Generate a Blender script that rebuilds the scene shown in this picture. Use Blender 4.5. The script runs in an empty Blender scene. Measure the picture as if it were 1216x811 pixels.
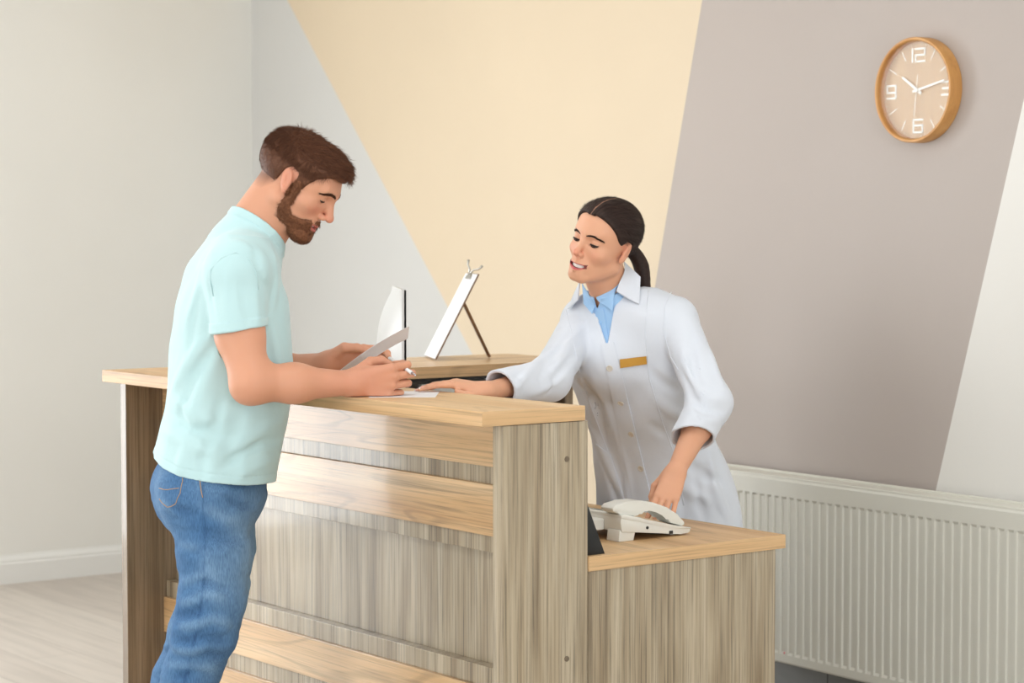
import bpy, bmesh, math, random
import numpy as np
from mathutils import Vector, Matrix
random.seed(7); RNG = np.random.RandomState(11)
scene = bpy.context.scene
COL = scene.collection

# ------------------------------------------------------------------ camera
F_PX, PITCH, YAW = 2555.0, 0.0486935, -0.926928
CAM = np.array([3.614, -2.633, 1.4244])
_cy, _sy = math.cos(YAW), math.sin(YAW)
FWD = np.array([_sy*math.cos(PITCH), _cy*math.cos(PITCH), -math.sin(PITCH)])
RGT = np.array([_cy, -_sy, 0.0]); UPV = np.cross(RGT, FWD)
U = np.array([RGT[0], RGT[1], 0.0])            # level unit vector across the view
V = np.array([-RGT[1], RGT[0], 0.0])           # level unit vector away from the camera
Z = np.array([0.0, 0.0, 1.0])

def P(px, py, d):
    """point of the place seen at pixel (px, py) of the 1216x811 frame, d metres deep"""
    return CAM + d*(FWD + RGT*(px-608)/F_PX - UPV*(py-405.5)/F_PX)

cam_data = bpy.data.cameras.new('camera'); cam = bpy.data.objects.new('camera', cam_data); COL.objects.link(cam)
cam_data.sensor_width = 36; cam_data.lens = F_PX/1216*36; cam_data.clip_start = .05
cam_data.dof.use_dof = True; cam_data.dof.focus_distance = 5.05; cam_data.dof.aperture_fstop = 5.0
cam.matrix_world = Matrix(((RGT[0], UPV[0], -FWD[0], CAM[0]), (RGT[1], UPV[1], -FWD[1], CAM[1]), (RGT[2], UPV[2], -FWD[2], CAM[2]), (0, 0, 0, 1)))
scene.camera = cam

# ------------------------------------------------------------------ objects
def tag(o, label=None, cat=None, group=None, kind=None):
    if label: o['label'] = label
    if cat: o['category'] = cat
    if group: o['group'] = group
    if kind: o['kind'] = kind
    return o

def thing(name, label, cat, loc=(0, 0, 0), group=None):
    o = bpy.data.objects.new(name, None); COL.objects.link(o); o.location = loc
    o.empty_display_size = .1
    return tag(o, label, cat, group)

def link(name, me, mats, parent=None, smooth=False, auto=None):
    """ONE mesh object; its vertices are given in world space"""
    o = bpy.data.objects.new(name, me); COL.objects.link(o)
    for m in (mats if isinstance(mats, (list, tuple)) else [mats]): me.materials.append(m)
    if smooth: me.polygons.foreach_set('use_smooth', np.ones(len(me.polygons), dtype=bool))
    if auto is not None:
        me.polygons.foreach_set('use_smooth', np.ones(len(me.polygons), dtype=bool))
        ns = me.attributes.new('sharp_edge', 'BOOLEAN', 'EDGE')
        bm = bmesh.new(); bm.from_mesh(me); bm.edges.ensure_lookup_table()
        fl = [(len(e.link_faces) == 2 and e.calc_face_angle(0) > auto) for e in bm.edges]; bm.free()
        ns.data.foreach_set('value', np.array(fl, dtype=bool))
    if parent is not None:
        o.parent = parent
        root = Vector((0, 0, 0)); q = parent
        while q is not None: root += q.location; q = q.parent
        me.transform(Matrix.Translation(-root))
    me.update()
    return o

def bm_mesh(bm, name='m'):
    bmesh.ops.recalc_face_normals(bm, faces=bm.faces[:])
    me = bpy.data.meshes.new(name); bm.to_mesh(me); bm.free(); return me

def raw_mesh(verts, faces, name='m'):
    me = bpy.data.meshes.new(name); me.from_pydata([tuple(map(float, v)) for v in verts], [], [tuple(int(i) for i in f) for f in faces]); me.update(); return me

def np_mesh(verts, quads, name='m'):
    verts = np.asarray(verts, np.float32); quads = np.asarray(quads, np.int32); k = quads.shape[1]
    me = bpy.data.meshes.new(name)
    me.vertices.add(len(verts)); me.vertices.foreach_set('co', verts.ravel())
    me.loops.add(quads.size); me.loops.foreach_set('vertex_index', quads.ravel())
    me.polygons.add(len(quads)); me.polygons.foreach_set('loop_start', np.arange(len(quads), dtype=np.int32)*k)
    me.update(calc_edges=True); me.validate()
    return me

def add_box(bm, lo, hi, bevel=0.0, seg=2, mi=0):
    lo, hi = Vector(lo), Vector(hi); c = (lo+hi)/2; s = hi-lo
    r = bmesh.ops.create_cube(bm, size=1.0, matrix=Matrix.Translation(c) @ Matrix.Diagonal((s.x, s.y, s.z, 1)))
    vs = r['verts']; fs = set(f for v in vs for f in v.link_faces)
    for f in fs: f.material_index = mi
    if bevel > 0:
        es = list(set(e for v in vs for e in v.link_edges))
        bmesh.ops.bevel(bm, geom=es, offset=bevel, segments=seg, affect='EDGES', profile=.5, material=mi)
    return vs

def box_mesh(lo, hi, bevel=0.0, seg=2):
    bm = bmesh.new(); add_box(bm, lo, hi, bevel, seg); return bm_mesh(bm)

def add_prism(bm, poly, a, b, axis='x', mi=0):
    """extrude a 2-D polygon (the two other axes in order) between a and b along axis"""
    def mk(p, t):
        return {'x': (t, p[0], p[1]), 'y': (p[0], t, p[1]), 'z': (p[0], p[1], t)}[axis]
    v0 = [bm.verts.new(mk(p, a)) for p in poly]; v1 = [bm.verts.new(mk(p, b)) for p in poly]
    n = len(poly); fs = [bm.faces.new(v0), bm.faces.new(v1[::-1])]
    for i in range(n): fs.append(bm.faces.new((v0[i], v0[(i+1) % n], v1[(i+1) % n], v1[i])))
    for f in fs: f.material_index = mi
    return v0+v1

def frame_from(t, ref=(0, 0, 1)):
    t = np.asarray(t, float); t = t/np.linalg.norm(t); r = np.asarray(ref, float)
    if abs(t@r) > .95: r = np.array([1., 0, 0])
    a = np.cross(r, t); a /= np.linalg.norm(a); return a, np.cross(t, a), t

def add_tube(bm, pts, rad, seg=10, cap=True, mi=0, flat=1.0):
    pts = [np.asarray(p, float) for p in pts]; n = len(pts)
    rad = [rad]*n if np.isscalar(rad) else rad
    rings = []; prev = None
    for i, p in enumerate(pts):
        t = pts[min(i+1, n-1)]-pts[max(i-1, 0)]
        if prev is None: a, b, _ = frame_from(t)
        else:
            t = t/np.linalg.norm(t); a = prev-t*(prev@t); a /= np.linalg.norm(a); b = np.cross(t, a)
        prev = a
        rings.append([bm.verts.new(p+rad[i]*(math.cos(k*2*math.pi/seg)*a+flat*math.sin(k*2*math.pi/seg)*b)) for k in range(seg)])
    fs = []
    for i in range(n-1):
        for k in range(seg): fs.append(bm.faces.new((rings[i][k], rings[i][(k+1) % seg], rings[i+1][(k+1) % seg], rings[i+1][k])))
    if cap: fs += [bm.faces.new(rings[0][::-1]), bm.faces.new(rings[-1])]
    for f in fs: f.material_index = mi; f.smooth = True

def tube_mesh(pts, rad, seg=10, flat=1.0):
    bm = bmesh.new(); add_tube(bm, pts, rad, seg, flat=flat); return bm_mesh(bm)

def add_lathe(bm, prof, c, ax, seg=48, mi=0, closed=True):
    """turn a profile of (radius, height) round the axis ax through c"""
    a, b, t = frame_from(ax); c = np.asarray(c, float); rings = []
    for r, h in prof:
        if r < 1e-6: rings.append([bm.verts.new(c+t*h)])
        else: rings.append([bm.verts.new(c+t*h+r*(math.cos(k*2*math.pi/seg)*a+math.sin(k*2*math.pi/seg)*b)) for k in range(seg)])
    pairs = list(zip(rings, rings[1:]))+([(rings[-1], rings[0])] if closed else [])
    for A, B in pairs:
        for k in range(seg):
            k2 = (k+1) % seg
            vs = [A[k % len(A)], A[k2 % len(A)], B[k2 % len(B)], B[k % len(B)]]
            u = []
            for v in vs:
                if v not in u: u.append(v)
            if len(u) >= 3:
                try: bm.faces.new(u).material_index = mi
                except ValueError: pass

# ------------------------------------------------------------------ signed distance modelling
def nrm(v): v = np.asarray(v, float); return v/np.linalg.norm(v)
def smin(a, b, k):
    h = np.clip(.5+.5*(b-a)/k, 0, 1); return b+(a-b)*h-k*h*(1-h)
def smax(a, b, k): return -smin(-a, -b, k)
def s_cone(p, a, b, ra, rb):
    a = np.asarray(a, float); d = np.asarray(b, float)-a; L2 = d@d
    t = np.clip((p-a)@d/L2, 0, 1)
    return np.linalg.norm(p-a-t[:, None]*d, axis=1)-(ra+(rb-ra)*t)
def s_ell(p, c, r, R=None):
    q = p-np.asarray(c, float)
    if R is not None: q = q@R                    # columns of R = local axes
    r = np.asarray(r, float)
    k0 = np.linalg.norm(q/r, axis=1); k1 = np.linalg.norm(q/(r*r), axis=1)+1e-9
    return k0*(k0-1)/k1
def s_box(p, c, h, rr, R=None):
    q = p-np.asarray(c, float)
    if R is not None: q = q@R
    q = np.abs(q)-(np.asarray(h, float)-rr)
    return np.linalg.norm(np.maximum(q, 0), axis=1)+np.minimum(q.max(axis=1), 0)-rr
def rot(ax, deg):
    return np.array(Matrix.Rotation(math.radians(deg), 3, Vector(ax)))
def lerp_tab(z, tab):
    """smooth table lookup; tab rows (z, v...)"""
    tab = np.asarray(tab, float); tab = tab[np.argsort(tab[:, 0])]
    i = np.clip(np.searchsorted(tab[:, 0], z)-1, 0, len(tab)-2)
    z0, z1 = tab[i, 0], tab[i+1, 0]; t = np.clip((z-z0)/(z1-z0), 0, 1)
    v = tab[:, 1:]; n = len(tab)
    m = np.zeros_like(v); m[1:-1] = (v[2:]-v[:-2])/(tab[2:, :1]-tab[:-2, :1]); m[0] = (v[1]-v[0])/(tab[1, 0]-tab[0, 0]); m[-1] = (v[-1]-v[-2])/(tab[-1, 0]-tab[-2, 0])
    h = (z1-z0)[:, None]; t = t[:, None]; t2, t3 = t*t, t*t*t
    return (2*t3-3*t2+1)*v[i]+(t3-2*t2+t)*h*m[i]+(-2*t3+3*t2)*v[i+1]+(t3-t2)*h*m[i+1]

def mesh_sdf(fn, lo, hi, h, B=12, slack=.006):
    """surface nets over the blocks the surface passes through -> verts, quads"""
    lo = np.asarray(lo, float); hi = np.asarray(hi, float)
    nb = np.ceil((hi-lo)/(h*B)).astype(int)
    g = np.stack(np.meshgrid(*[np.arange(n) for n in nb], indexing='ij'), -1).reshape(-1, 3)
    cen = lo+(g+.5)*B*h
    d = np.concatenate([fn(c) for c in np.array_split(cen, max(1, len(cen)//4000))])
    act = g[np.abs(d) < h*B*.5*1.7321*1.15+slack]
    base = np.stack(np.meshgrid(*[np.arange(B+1)]*3, indexing='ij'), -1).reshape(-1, 3)
    N = nb*B+2; mul = np.array([N[1]*N[2], N[2], 1], dtype=np.int64)
    ids, pos, ed = [], [], []
    corner = np.stack(np.meshgrid([0, 1], [0, 1], [0, 1], indexing='ij'), -1).reshape(-1, 3)
    pairs = [(i, j) for i in range(8) for j in range(i+1, 8) if np.abs(corner[i]-corner[j]).sum() == 1]
    for b in act:
        o = b*B
        val = fn(lo+(o+base)*h).reshape(B+1, B+1, B+1)
        s = val < 0
        if s.all() or not s.any(): continue
        cv = np.stack([val[c[0]:B+c[0], c[1]:B+c[1], c[2]:B+c[2]] for c in corner], -1)
        cs = cv < 0; mix = cs.any(-1) & ~cs.all(-1)
        ci = np.argwhere(mix); v8 = cv[mix]; acc = np.zeros((len(ci), 3)); cnt = np.zeros(len(ci))
        for i, j in pairs:
            m = (v8[:, i] < 0) != (v8[:, j] < 0); t = np.where(m, v8[:, i]/np.where(m, v8[:, i]-v8[:, j], 1), 0)
            acc += m[:, None]*(corner[i]+t[:, None]*(corner[j]-corner[i])); cnt += m
        pos.append(lo+(o+ci+acc/cnt[:, None])*h); ids.append((o+ci)@mul)
        for ax in range(3):
            sl0 = s[:B, :B, :B]; sl1 = s[1:, :B, :B] if ax == 0 else s[:B, 1:, :B] if ax == 1 else s[:B, :B, 1:]
            e = np.argwhere(sl0 != sl1); 
            if len(e): ed.append(np.column_stack([(o+e), np.full(len(e), ax), sl0[tuple(e.T)]]))
    ids = np.concatenate(ids); pos = np.concatenate(pos); od = np.argsort(ids); ids = ids[od]; pos = pos[od]
    ed = np.concatenate(ed); quads = []
    for ax in range(3):
        e = ed[ed[:, 3] == ax]; a, b = [(1, 2), (2, 0), (0, 1)][ax]
        ea = np.zeros(3, int); ea[a] = 1; eb = np.zeros(3, int); eb[b] = 1
        q = np.stack([(e[:, :3]-ea-eb)@mul, (e[:, :3]-eb)@mul, e[:, :3]@mul, (e[:, :3]-ea)@mul], 1)
        k = np.searchsorted(ids, q); k = np.clip(k, 0, len(ids)-1); ok = (ids[k] == q).all(1)
        f = e[:, 4] == 0
        k[f] = k[f][:, ::-1]
        quads.append(k[ok])
    return pos, np.concatenate(quads)

def sdf_grad(fn, p, e=5e-4):
    return np.stack([fn(p+np.eye(3)[i]*e)-fn(p-np.eye(3)[i]*e) for i in range(3)], 1)/(2*e)
def refine(fn, v, it=1):
    for _ in range(it):
        out = []
        for c in np.array_split(v, max(1, len(v)//20000)):
            d = fn(c); g = sdf_grad(fn, c); out.append(c-g*np.clip(d/np.maximum((g*g).sum(1), .2), -.003, .003)[:, None])
        v = np.concatenate(out)
    return v
def relax(v, q, it=1, w=.5):
    for _ in range(it):
        n = len(v); s = np.zeros_like(v); c = np.zeros(n)
        for i in range(4):
            a, b = q[:, i], q[:, (i+1) % 4]
            for x, y in ((a, b), (b, a)):
                c += np.bincount(x, minlength=n)
                for k in range(3): s[:, k] += np.bincount(x, weights=v[y, k], minlength=n)
        v = v+w*(s/np.maximum(c, 1)[:, None]-v)
    return v
def vcol(me, cols):
    a = me.color_attributes.new('tint', 'FLOAT_COLOR', 'POINT')
    a.data.foreach_set('color', np.column_stack([cols, np.ones(len(cols))]).astype(np.float32).ravel())

class Group:
    """a cluster of primitives with a bounding ball, skipped where it cannot matter"""
    def __init__(self, fn, c, r): self.fn, self.c, self.r = fn, np.asarray(c, float), r
def blend_groups(groups, k):
    def fn(p):
        c = p.mean(0); rad = np.linalg.norm(p-c, axis=1).max(); out = None
        far = None
        for g in groups:
            dist = np.linalg.norm(g.c-c)-g.r-rad
            if dist > .05:
                far = dist if far is None else min(far, dist); continue
            d = g.fn(p); out = d if out is None else smin(out, d, k)
        return out if out is not None else np.full(len(p), far)
    def safe(p):                                  # far-apart points: evaluate in clumps
        if len(p) < 60 or np.linalg.norm(p.max(0)-p.min(0)) < .2: return fn(p)
        key = np.floor((p-p.min(0))/.1).astype(int)@np.array([10000, 100, 1]); out = np.empty(len(p))
        od = np.argsort(key, kind='stable'); ks = key[od]; cut = np.flatnonzero(np.diff(ks))+1
        for ii in np.split(od, cut): out[ii] = fn(p[ii])
        return out
    return safe

# value noise on points
_NT = RNG.rand(4096)
def vnoise(p):
    i = np.floor(p).astype(int); f = p-i; f = f*f*(3-2*f); out = 0
    for dx in (0, 1):
        for dy in (0, 1):
            for dz in (0, 1):
                h = ((i[:, 0]+dx)*73856093 ^ (i[:, 1]+dy)*19349663 ^ (i[:, 2]+dz)*83492791) & 4095
                w = (f[:, 0] if dx else 1-f[:, 0])*(f[:, 1] if dy else 1-f[:, 1])*(f[:, 2] if dz else 1-f[:, 2])
                out = out+w*_NT[h]
    return out*2-1

# ------------------------------------------------------------------ materials
def srgb(r, g, b):
    return tuple((c/255/12.92) if c/255 <= .04045 else ((c/255+.055)/1.055)**2.4 for c in (r, g, b))
def new_mat(name):
    m = bpy.data.materials.new(name); m.use_nodes = True; nt = m.node_tree
    return m, nt, nt.nodes['Principled BSDF']
def N(nt, t, **kw):
    n = nt.nodes.new(t)
    for k, v in kw.items():
        if k in n.inputs: n.inputs[k].default_value = v
        else: setattr(n, k, v)
    return n
def plain(name, col, rough=.5, metal=0, spec=.5, **kw):
    m, nt, b = new_mat(name); b.inputs['Base Color'].default_value = (*col, 1); b.inputs['Roughness'].default_value = rough
    b.inputs['Metallic'].default_value = metal; b.inputs['Specular IOR Level'].default_value = spec
    for k, v in kw.items(): b.inputs[k].default_value = v
    return m
def ramp(nt, stops):
    r = N(nt, 'ShaderNodeValToRGB'); cr = r.color_ramp
    while len(cr.elements) < len(stops): cr.elements.new(.5)
    for e, (p, c) in zip(cr.elements, stops): e.position = p; e.color = (*c, 1) if len(c) == 3 else c
    return r
def coords(nt, scale, kind='Object', rotz=0):
    tc = N(nt, 'ShaderNodeTexCoord'); mp = N(nt, 'ShaderNodeMapping'); mp.inputs['Scale'].default_value = scale
    nt.links.new(tc.outputs[kind], mp.inputs['Vector']); return mp
def bump(nt, bsdf, height, strength=.1, dist=.01):
    bp = N(nt, 'ShaderNodeBump', Strength=strength, Distance=dist); nt.links.new(height, bp.inputs['Height']); nt.links.new(bp.outputs['Normal'], bsdf.inputs['Normal'])
def paint(name, col, rough=.6, var=.02, bumps=.03):
    m, nt, b = new_mat(name); n = N(nt, 'ShaderNodeTexNoise', Scale=1.3, Detail=4.0)
    tc = N(nt, 'ShaderNodeTexCoord'); nt.links.new(tc.outputs['Object'], n.inputs['Vector'])
    lo = tuple(c*(1-var) for c in col); hi = tuple(min(1, c*(1+var)) for c in col)
    r = ramp(nt, [(.3, lo), (.7, hi)]); nt.links.new(n.outputs['Fac'], r.inputs['Fac']); nt.links.new(r.outputs['Color'], b.inputs['Base Color'])
    b.inputs['Roughness'].default_value = rough
    n2 = N(nt, 'ShaderNodeTexNoise', Scale=180.0, Detail=2.0); nt.links.new(tc.outputs['Object'], n2.inputs['Vector']); bump(nt, b, n2.outputs['Fac'], bumps, .002)
    return m
def wood(name, axis, cols, rough=.38, fine=220., broad=14., stretch=.012, contrast=1., coat=0., figure=0.):
    """laminate wood whose grain runs along axis (0, 1, 2)"""
    m, nt, b = new_mat(name)
    def vec(sc, along):
        s = [sc]*3; s[axis] = sc*along; return coords(nt, s)
    n1 = N(nt, 'ShaderNodeTexNoise', Scale=1.0, Detail=3.0, Roughness=.6, Distortion=.3); nt.links.new(vec(broad, stretch*4).outputs[0], n1.inputs['Vector'])
    n2 = N(nt, 'ShaderNodeTexNoise', Scale=1.0, Detail=4.0, Roughness=.7); nt.links.new(vec(fine, stretch).outputs[0], n2.inputs['Vector'])
    r1 = ramp(nt, [(.3, cols[0]), (.5, cols[1]), (.7, cols[2])]); nt.links.new(n1.outputs['Fac'], r1.inputs['Fac'])
    r2 = ramp(nt, [(.34, (1-.42*contrast,)*3), (.5, (1, 1, 1)), (.68, (1+.12*contrast,)*3)]); nt.links.new(n2.outputs['Fac'], r2.inputs['Fac'])
    mx = N(nt, 'ShaderNodeMix', data_type='RGBA', blend_type='MULTIPLY'); mx.inputs[0].default_value = 1
    nt.links.new(r1.outputs[0], mx.inputs[6]); nt.links.new(r2.outputs[0], mx.inputs[7]); out = mx.outputs[2]
    if figure > 0:
        w = N(nt, 'ShaderNodeTexNoise', Scale=1.0, Detail=1.0, Distortion=1.2); s = [9.]*3; s[axis] = 1.1; nt.links.new(coords(nt, s).outputs[0], w.inputs['Vector'])
        mm = N(nt, 'ShaderNodeMath', operation='MULTIPLY'); mm.inputs[1].default_value = 26; nt.links.new(w.outputs['Fac'], mm.inputs[0])
        sn = N(nt, 'ShaderNodeMath', operation='SINE'); nt.links.new(mm.outputs[0], sn.inputs[0])
        r3 = ramp(nt, [(.0, (1, 1, 1)), (.72, (1, 1, 1)), (1., (1-figure,)*3)]); nt.links.new(sn.outputs[0], r3.inputs['Fac'])
        m2 = N(nt, 'ShaderNodeMix', data_type='RGBA', blend_type='MULTIPLY'); m2.inputs[0].default_value = 1
        nt.links.new(out, m2.inputs[6]); nt.links.new(r3.outputs[0], m2.inputs[7]); out = m2.outputs[2]
    nt.links.new(out, b.inputs['Base Color']); b.inputs['Roughness'].default_value = rough
    b.inputs['Coat Weight'].default_value = coat; b.inputs['Coat Roughness'].default_value = .09
    bump(nt, b, n2.outputs['Fac'], .12, .0008)
    return m
def tinted(name, rough=.5, sss=0., bumpscale=0., bumpamt=.1, spec=.5, sheen=0., radius=(.01, .004, .002)):
    """base colour from the mesh's own pigment map"""
    m, nt, b = new_mat(name); a = N(nt, 'ShaderNodeAttribute', attribute_name='tint'); nt.links.new(a.outputs['Color'], b.inputs['Base Color'])
    b.inputs['Roughness'].default_value = rough; b.inputs['Specular IOR Level'].default_value = spec
    b.inputs['Sheen Weight'].default_value = sheen
    if sss: b.inputs['Subsurface Weight'].default_value = sss; b.inputs['Subsurface Radius'].default_value = radius; b.inputs['Subsurface Scale'].default_value = 1.0
    if bumpscale:
        tc = N(nt, 'ShaderNodeTexCoord'); n = N(nt, 'ShaderNodeTexNoise', Scale=bumpscale, Detail=3.0); nt.links.new(tc.outputs['Object'], n.inputs['Vector']); bump(nt, b, n.outputs['Fac'], bumpamt, .001)
    return m
LIGHT_SIDE, LIGHT_FRONT, FILL_RIGHT, FILL_CEIL, EXPOSURE = 112., 62., 84., 11., 0.12
# ------------------------------------------------------------------ the room
TW = math.tan(math.radians(1.86))                  # the rear wall stands a little askew to the counter
def wall_y(x): return 2.0-TW*x
XL, XR, YF, ZC = -4.66, 5.6, -5.6, 3.0
M_white = paint('left wall paint', srgb(232, 231, 226)); M_grey = paint('pale grey paint', srgb(210, 209, 206)); M_beige = paint('cream paint', srgb(223, 205, 178))
M_taupe = paint('taupe paint', srgb(184, 173, 166)); M_rwhite = paint('chalk white paint', srgb(232, 229, 223)); M_ceil = paint('ceiling paint', srgb(240, 240, 238))

def on_rear(px, py):
    r = P(px, py, 1)-CAM; k = (2.0-TW*CAM[0]-CAM[1])/(r[1]+TW*r[0]); q = CAM+r*k; return q[0], q[2]
def rear_line(a, b):
    (x0, z0), (x1, z1) = on_rear(*a), on_rear(*b); return lambda z: x0+(x1-x0)*(z-z0)/(z1-z0)
L1 = rear_line((341, 0), (560, 419)); L2 = rear_line((834, 0), (779, 334)); L3 = rear_line((1216, 117), (1109.5, 590))
bm = bmesh.new()
def wq(pts, mi):
    f = bm.faces.new([bm.verts.new((x, wall_y(x), z)) for x, z in pts]); f.material_index = mi
zx = 0.0
while L1(zx) > L2(zx): zx += .002
xc = L1(zx); zl = 2.0
while L1(zl) > XL: zl += .002
wq([(XL, 0), (xc, 0), (xc, zx), (XL, zl)], 0); wq([(xc, zx), (L2(ZC), ZC), (XL, ZC), (XL, zl)], 1)
wq([(xc, 0), (L3(0), 0), (L3(ZC), ZC), (L2(ZC), ZC), (xc, zx)], 2); wq([(L3(0), 0), (XR, 0), (XR, ZC), (L3(ZC), ZC)], 3)
q = [bm.verts.new((x, wall_y(x)+.12, z)) for x, z in ((XL, 0), (XR, 0), (XR, ZC), (XL, ZC))]; bm.faces.new(q[::-1])
bmesh.ops.remove_doubles(bm, verts=bm.verts[:], dist=1e-5)
me = bpy.data.meshes.new('w'); bm.to_mesh(me); bm.free()
tag(link('wall_back', me, [M_grey, M_beige, M_taupe, M_rwhite]), kind='structure')

# left wall with a tall glazed opening well outside the frame
WY0, WY1, WZ0, WZ1 = -2.6, -.55, .08, 2.6
bm = bmesh.new(); T = .14
for lo, hi in (((XL-T, YF, 0), (XL, WY0, ZC)), ((XL-T, WY1, 0), (XL, 2.3, ZC)), ((XL-T, WY0, 0), (XL, WY1, WZ0)), ((XL-T, WY0, WZ1), (XL, WY1, ZC))): add_box(bm, lo, hi)
tag(link('wall_left', bm_mesh(bm), M_white), kind='structure')
# wall behind the camera with two windows
FW = ((-3.6, -1.4), (.2, 2.6))
bm = bmesh.new(); xs = [XL]+[v for w in FW for v in w]+[XR]
for i in range(0, len(xs), 2): add_box(bm, (xs[i], YF-T, 0), (xs[i+1], YF, ZC))
for a, b in FW: add_box(bm, (a, YF-T, 0), (b, YF, .8)); add_box(bm, (a, YF-T, 2.5), (b, YF, ZC))
tag(link('wall_front', bm_mesh(bm), M_white), kind='structure')
bm = bmesh.new()  # right wall; its opening is added for the fill light
for lo, hi in (((XR, YF, 0), (XR+T, -3.2, ZC)), ((XR, .6, 0), (XR+T, 2.3, ZC)), ((XR, -3.2, 0), (XR+T, .6, .9)), ((XR, -3.2, 2.5), (XR+T, .6, ZC))): add_box(bm, lo, hi)
tag(link('wall_right', bm_mesh(bm), M_white), kind='structure')
tag(link('ceiling', box_mesh((XL-T, YF-T, ZC), (XR+T, 2.4, ZC+.1)), M_ceil), kind='structure')

# floor: pale laminate planks
m, nt, b = new_mat('pale laminate floor')
mp = coords(nt, (1, 1, 1)); br = N(nt, 'ShaderNodeTexBrick', offset=.4, Scale=1.0); br.inputs['Mortar Size'].default_value = .0012; br.inputs['Brick Width'].default_value = 1.3; br.inputs['Row Height'].default_value = .19
for k, c in (('Color1', srgb(206, 197, 187)), ('Color2', srgb(196, 186, 176)), ('Mortar', srgb(160, 150, 140))): br.inputs[k].default_value = (*c, 1)
nt.links.new(mp.outputs[0], br.inputs['Vector'])
n = N(nt, 'ShaderNodeTexNoise', Scale=1.0, Detail=4.0); nt.links.new(coords(nt, (2, 28, 1)).outputs[0], n.inputs['Vector'])
r = ramp(nt, [(.3, (.86,)*3), (.6, (1, 1, 1))]); nt.links.new(n.outputs['Fac'], r.inputs['Fac'])
mx = N(nt, 'ShaderNodeMix', data_type='RGBA', blend_type='MULTIPLY'); mx.inputs[0].default_value = 1
nt.links.new(br.outputs['Color'], mx.inputs[6]); nt.links.new(r.outputs[0], mx.inputs[7]); nt.links.new(mx.outputs[2], b.inputs['Base Color']); b.inputs['Roughness'].default_value = .4
tag(link('floor', box_mesh((XL-T, YF-T, -.1), (XR+T, 2.4, 0)), m), kind='structure')

# skirting boards
M_skirt = plain('white gloss skirting', srgb(232, 232, 229), .35)
prof = [(0, 0), (.016, 0), (.016, .082), (.012, .088), (.013, .094), (.009, .104), (.005, .112), (.004, .118), (0, .118)]
bm = bmesh.new(); add_prism(bm, [(XL+a, z) for a, z in prof], WY1+.06, wall_y(XL), 'y'); tag(link('baseboard_left', bm_mesh(bm), M_skirt), kind='structure')
m, nt, b = new_mat('grey tile skirting'); br = N(nt, 'ShaderNodeTexBrick', offset=0., Scale=1.0); br.inputs['Mortar Size'].default_value = .003; br.inputs['Brick Width'].default_value = .33; br.inputs['Row Height'].default_value = .5
for k, c in (('Color1', srgb(128, 128, 124)), ('Color2', srgb(122, 122, 119)), ('Mortar', srgb(70, 70, 70))): br.inputs[k].default_value = (*c, 1)
mp = coords(nt, (1, 1, 1)); mp.inputs['Rotation'].default_value = (math.radians(90), 0, 0); nt.links.new(mp.outputs[0], br.inputs['Vector']); nt.links.new(br.outputs['Color'], b.inputs['Base Color']); b.inputs['Roughness'].default_value = .35
bm = bmesh.new()
v = [(XL+.02, wall_y(XL)-.012, 0), (XR, wall_y(XR)-.012, 0), (XR, wall_y(XR), 0), (XL+.02, wall_y(XL), 0)]
lo_ = [bm.verts.new(q) for q in v]; hi_ = [bm.verts.new((q[0], q[1], .1)) for q in v]
bm.faces.new(lo_[::-1]); bm.faces.new(hi_)
for i in range(4): bm.faces.new((lo_[i], lo_[(i+1) % 4], hi_[(i+1) % 4], hi_[i]))
tag(link('baseboard_back', bm_mesh(bm), m), kind='structure')

# window frames (outside the picture, they let the day in; the right one is added for fill)
M_frame = plain('white window frame', srgb(238, 238, 236), .4)
bm = bmesh.new(); w = .06
for y0, y1 in ((WY0, WY0+w), (WY1-w, WY1), ((WY0+WY1)/2-w/2, (WY0+WY1)/2+w/2)): add_box(bm, (XL-.09, y0, WZ0), (XL-.02, y1, WZ1))
for z0, z1 in ((WZ0, WZ0+w), (WZ1-w, WZ1)): add_box(bm, (XL-.09, WY0, z0), (XL-.02, WY1, z1))
tag(link('window_1', bm_mesh(bm), M_frame), kind='structure')
for i, (a, b_) in enumerate(FW):
    bm = bmesh.new()
    for x0, x1 in ((a, a+w), (b_-w, b_), ((a+b_)/2-w/2, (a+b_)/2+w/2)): add_box(bm, (x0, YF-.09, .8), (x1, YF-.02, 2.5))
    for z0, z1 in ((.8, .8+w), (2.5-w, 2.5)): add_box(bm, (a, YF-.09, z0), (b_, YF-.02, z1))
    tag(link('window_%d' % (i+2), bm_mesh(bm), M_frame), kind='structure')

bm = bmesh.new()
for y0 in (-3.2, -1.33, .54): add_box(bm, (XR+.02, y0, .9), (XR+.09, y0+w, 2.5))
for z0 in (.9, 2.44): add_box(bm, (XR+.02, -3.2, z0), (XR+.09, .6, z0+w))
tag(link('window_4', bm_mesh(bm), M_frame), kind='structure')  # added frame around the right-hand fill light

# ------------------------------------------------------------------ light
def area(name, loc, direction, sx, sy, power, col=(1, 1, 1)):
    l = bpy.data.lights.new(name, 'AREA'); l.shape = 'RECTANGLE'; l.size = sx; l.size_y = sy; l.energy = power; l.color = col
    o = bpy.data.objects.new(name, l); COL.objects.link(o); o.location = loc
    o.rotation_euler = Vector(direction).to_track_quat('-Z', 'Y').to_euler(); return o
area('daylight_side', (XL-.16, (WY0+WY1)/2, (WZ0+WZ1)/2), (1, 0, 0), WY1-WY0+.1, WZ1-WZ0+.1, LIGHT_SIDE, (.93, .97, 1))
for a, b_ in FW: area('daylight_rear', ((a+b_)/2, YF-.16, 1.65), (0, 1, 0), b_-a, 1.7, LIGHT_FRONT, (.93, .97, 1))
area('fill_right', (XR+.16, -1.3, 1.7), (-1, 0, 0), 3.8, 1.6, FILL_RIGHT, (.93, .97, 1))  # unseen fill, added to brighten left wall, counter side and coat
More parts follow.
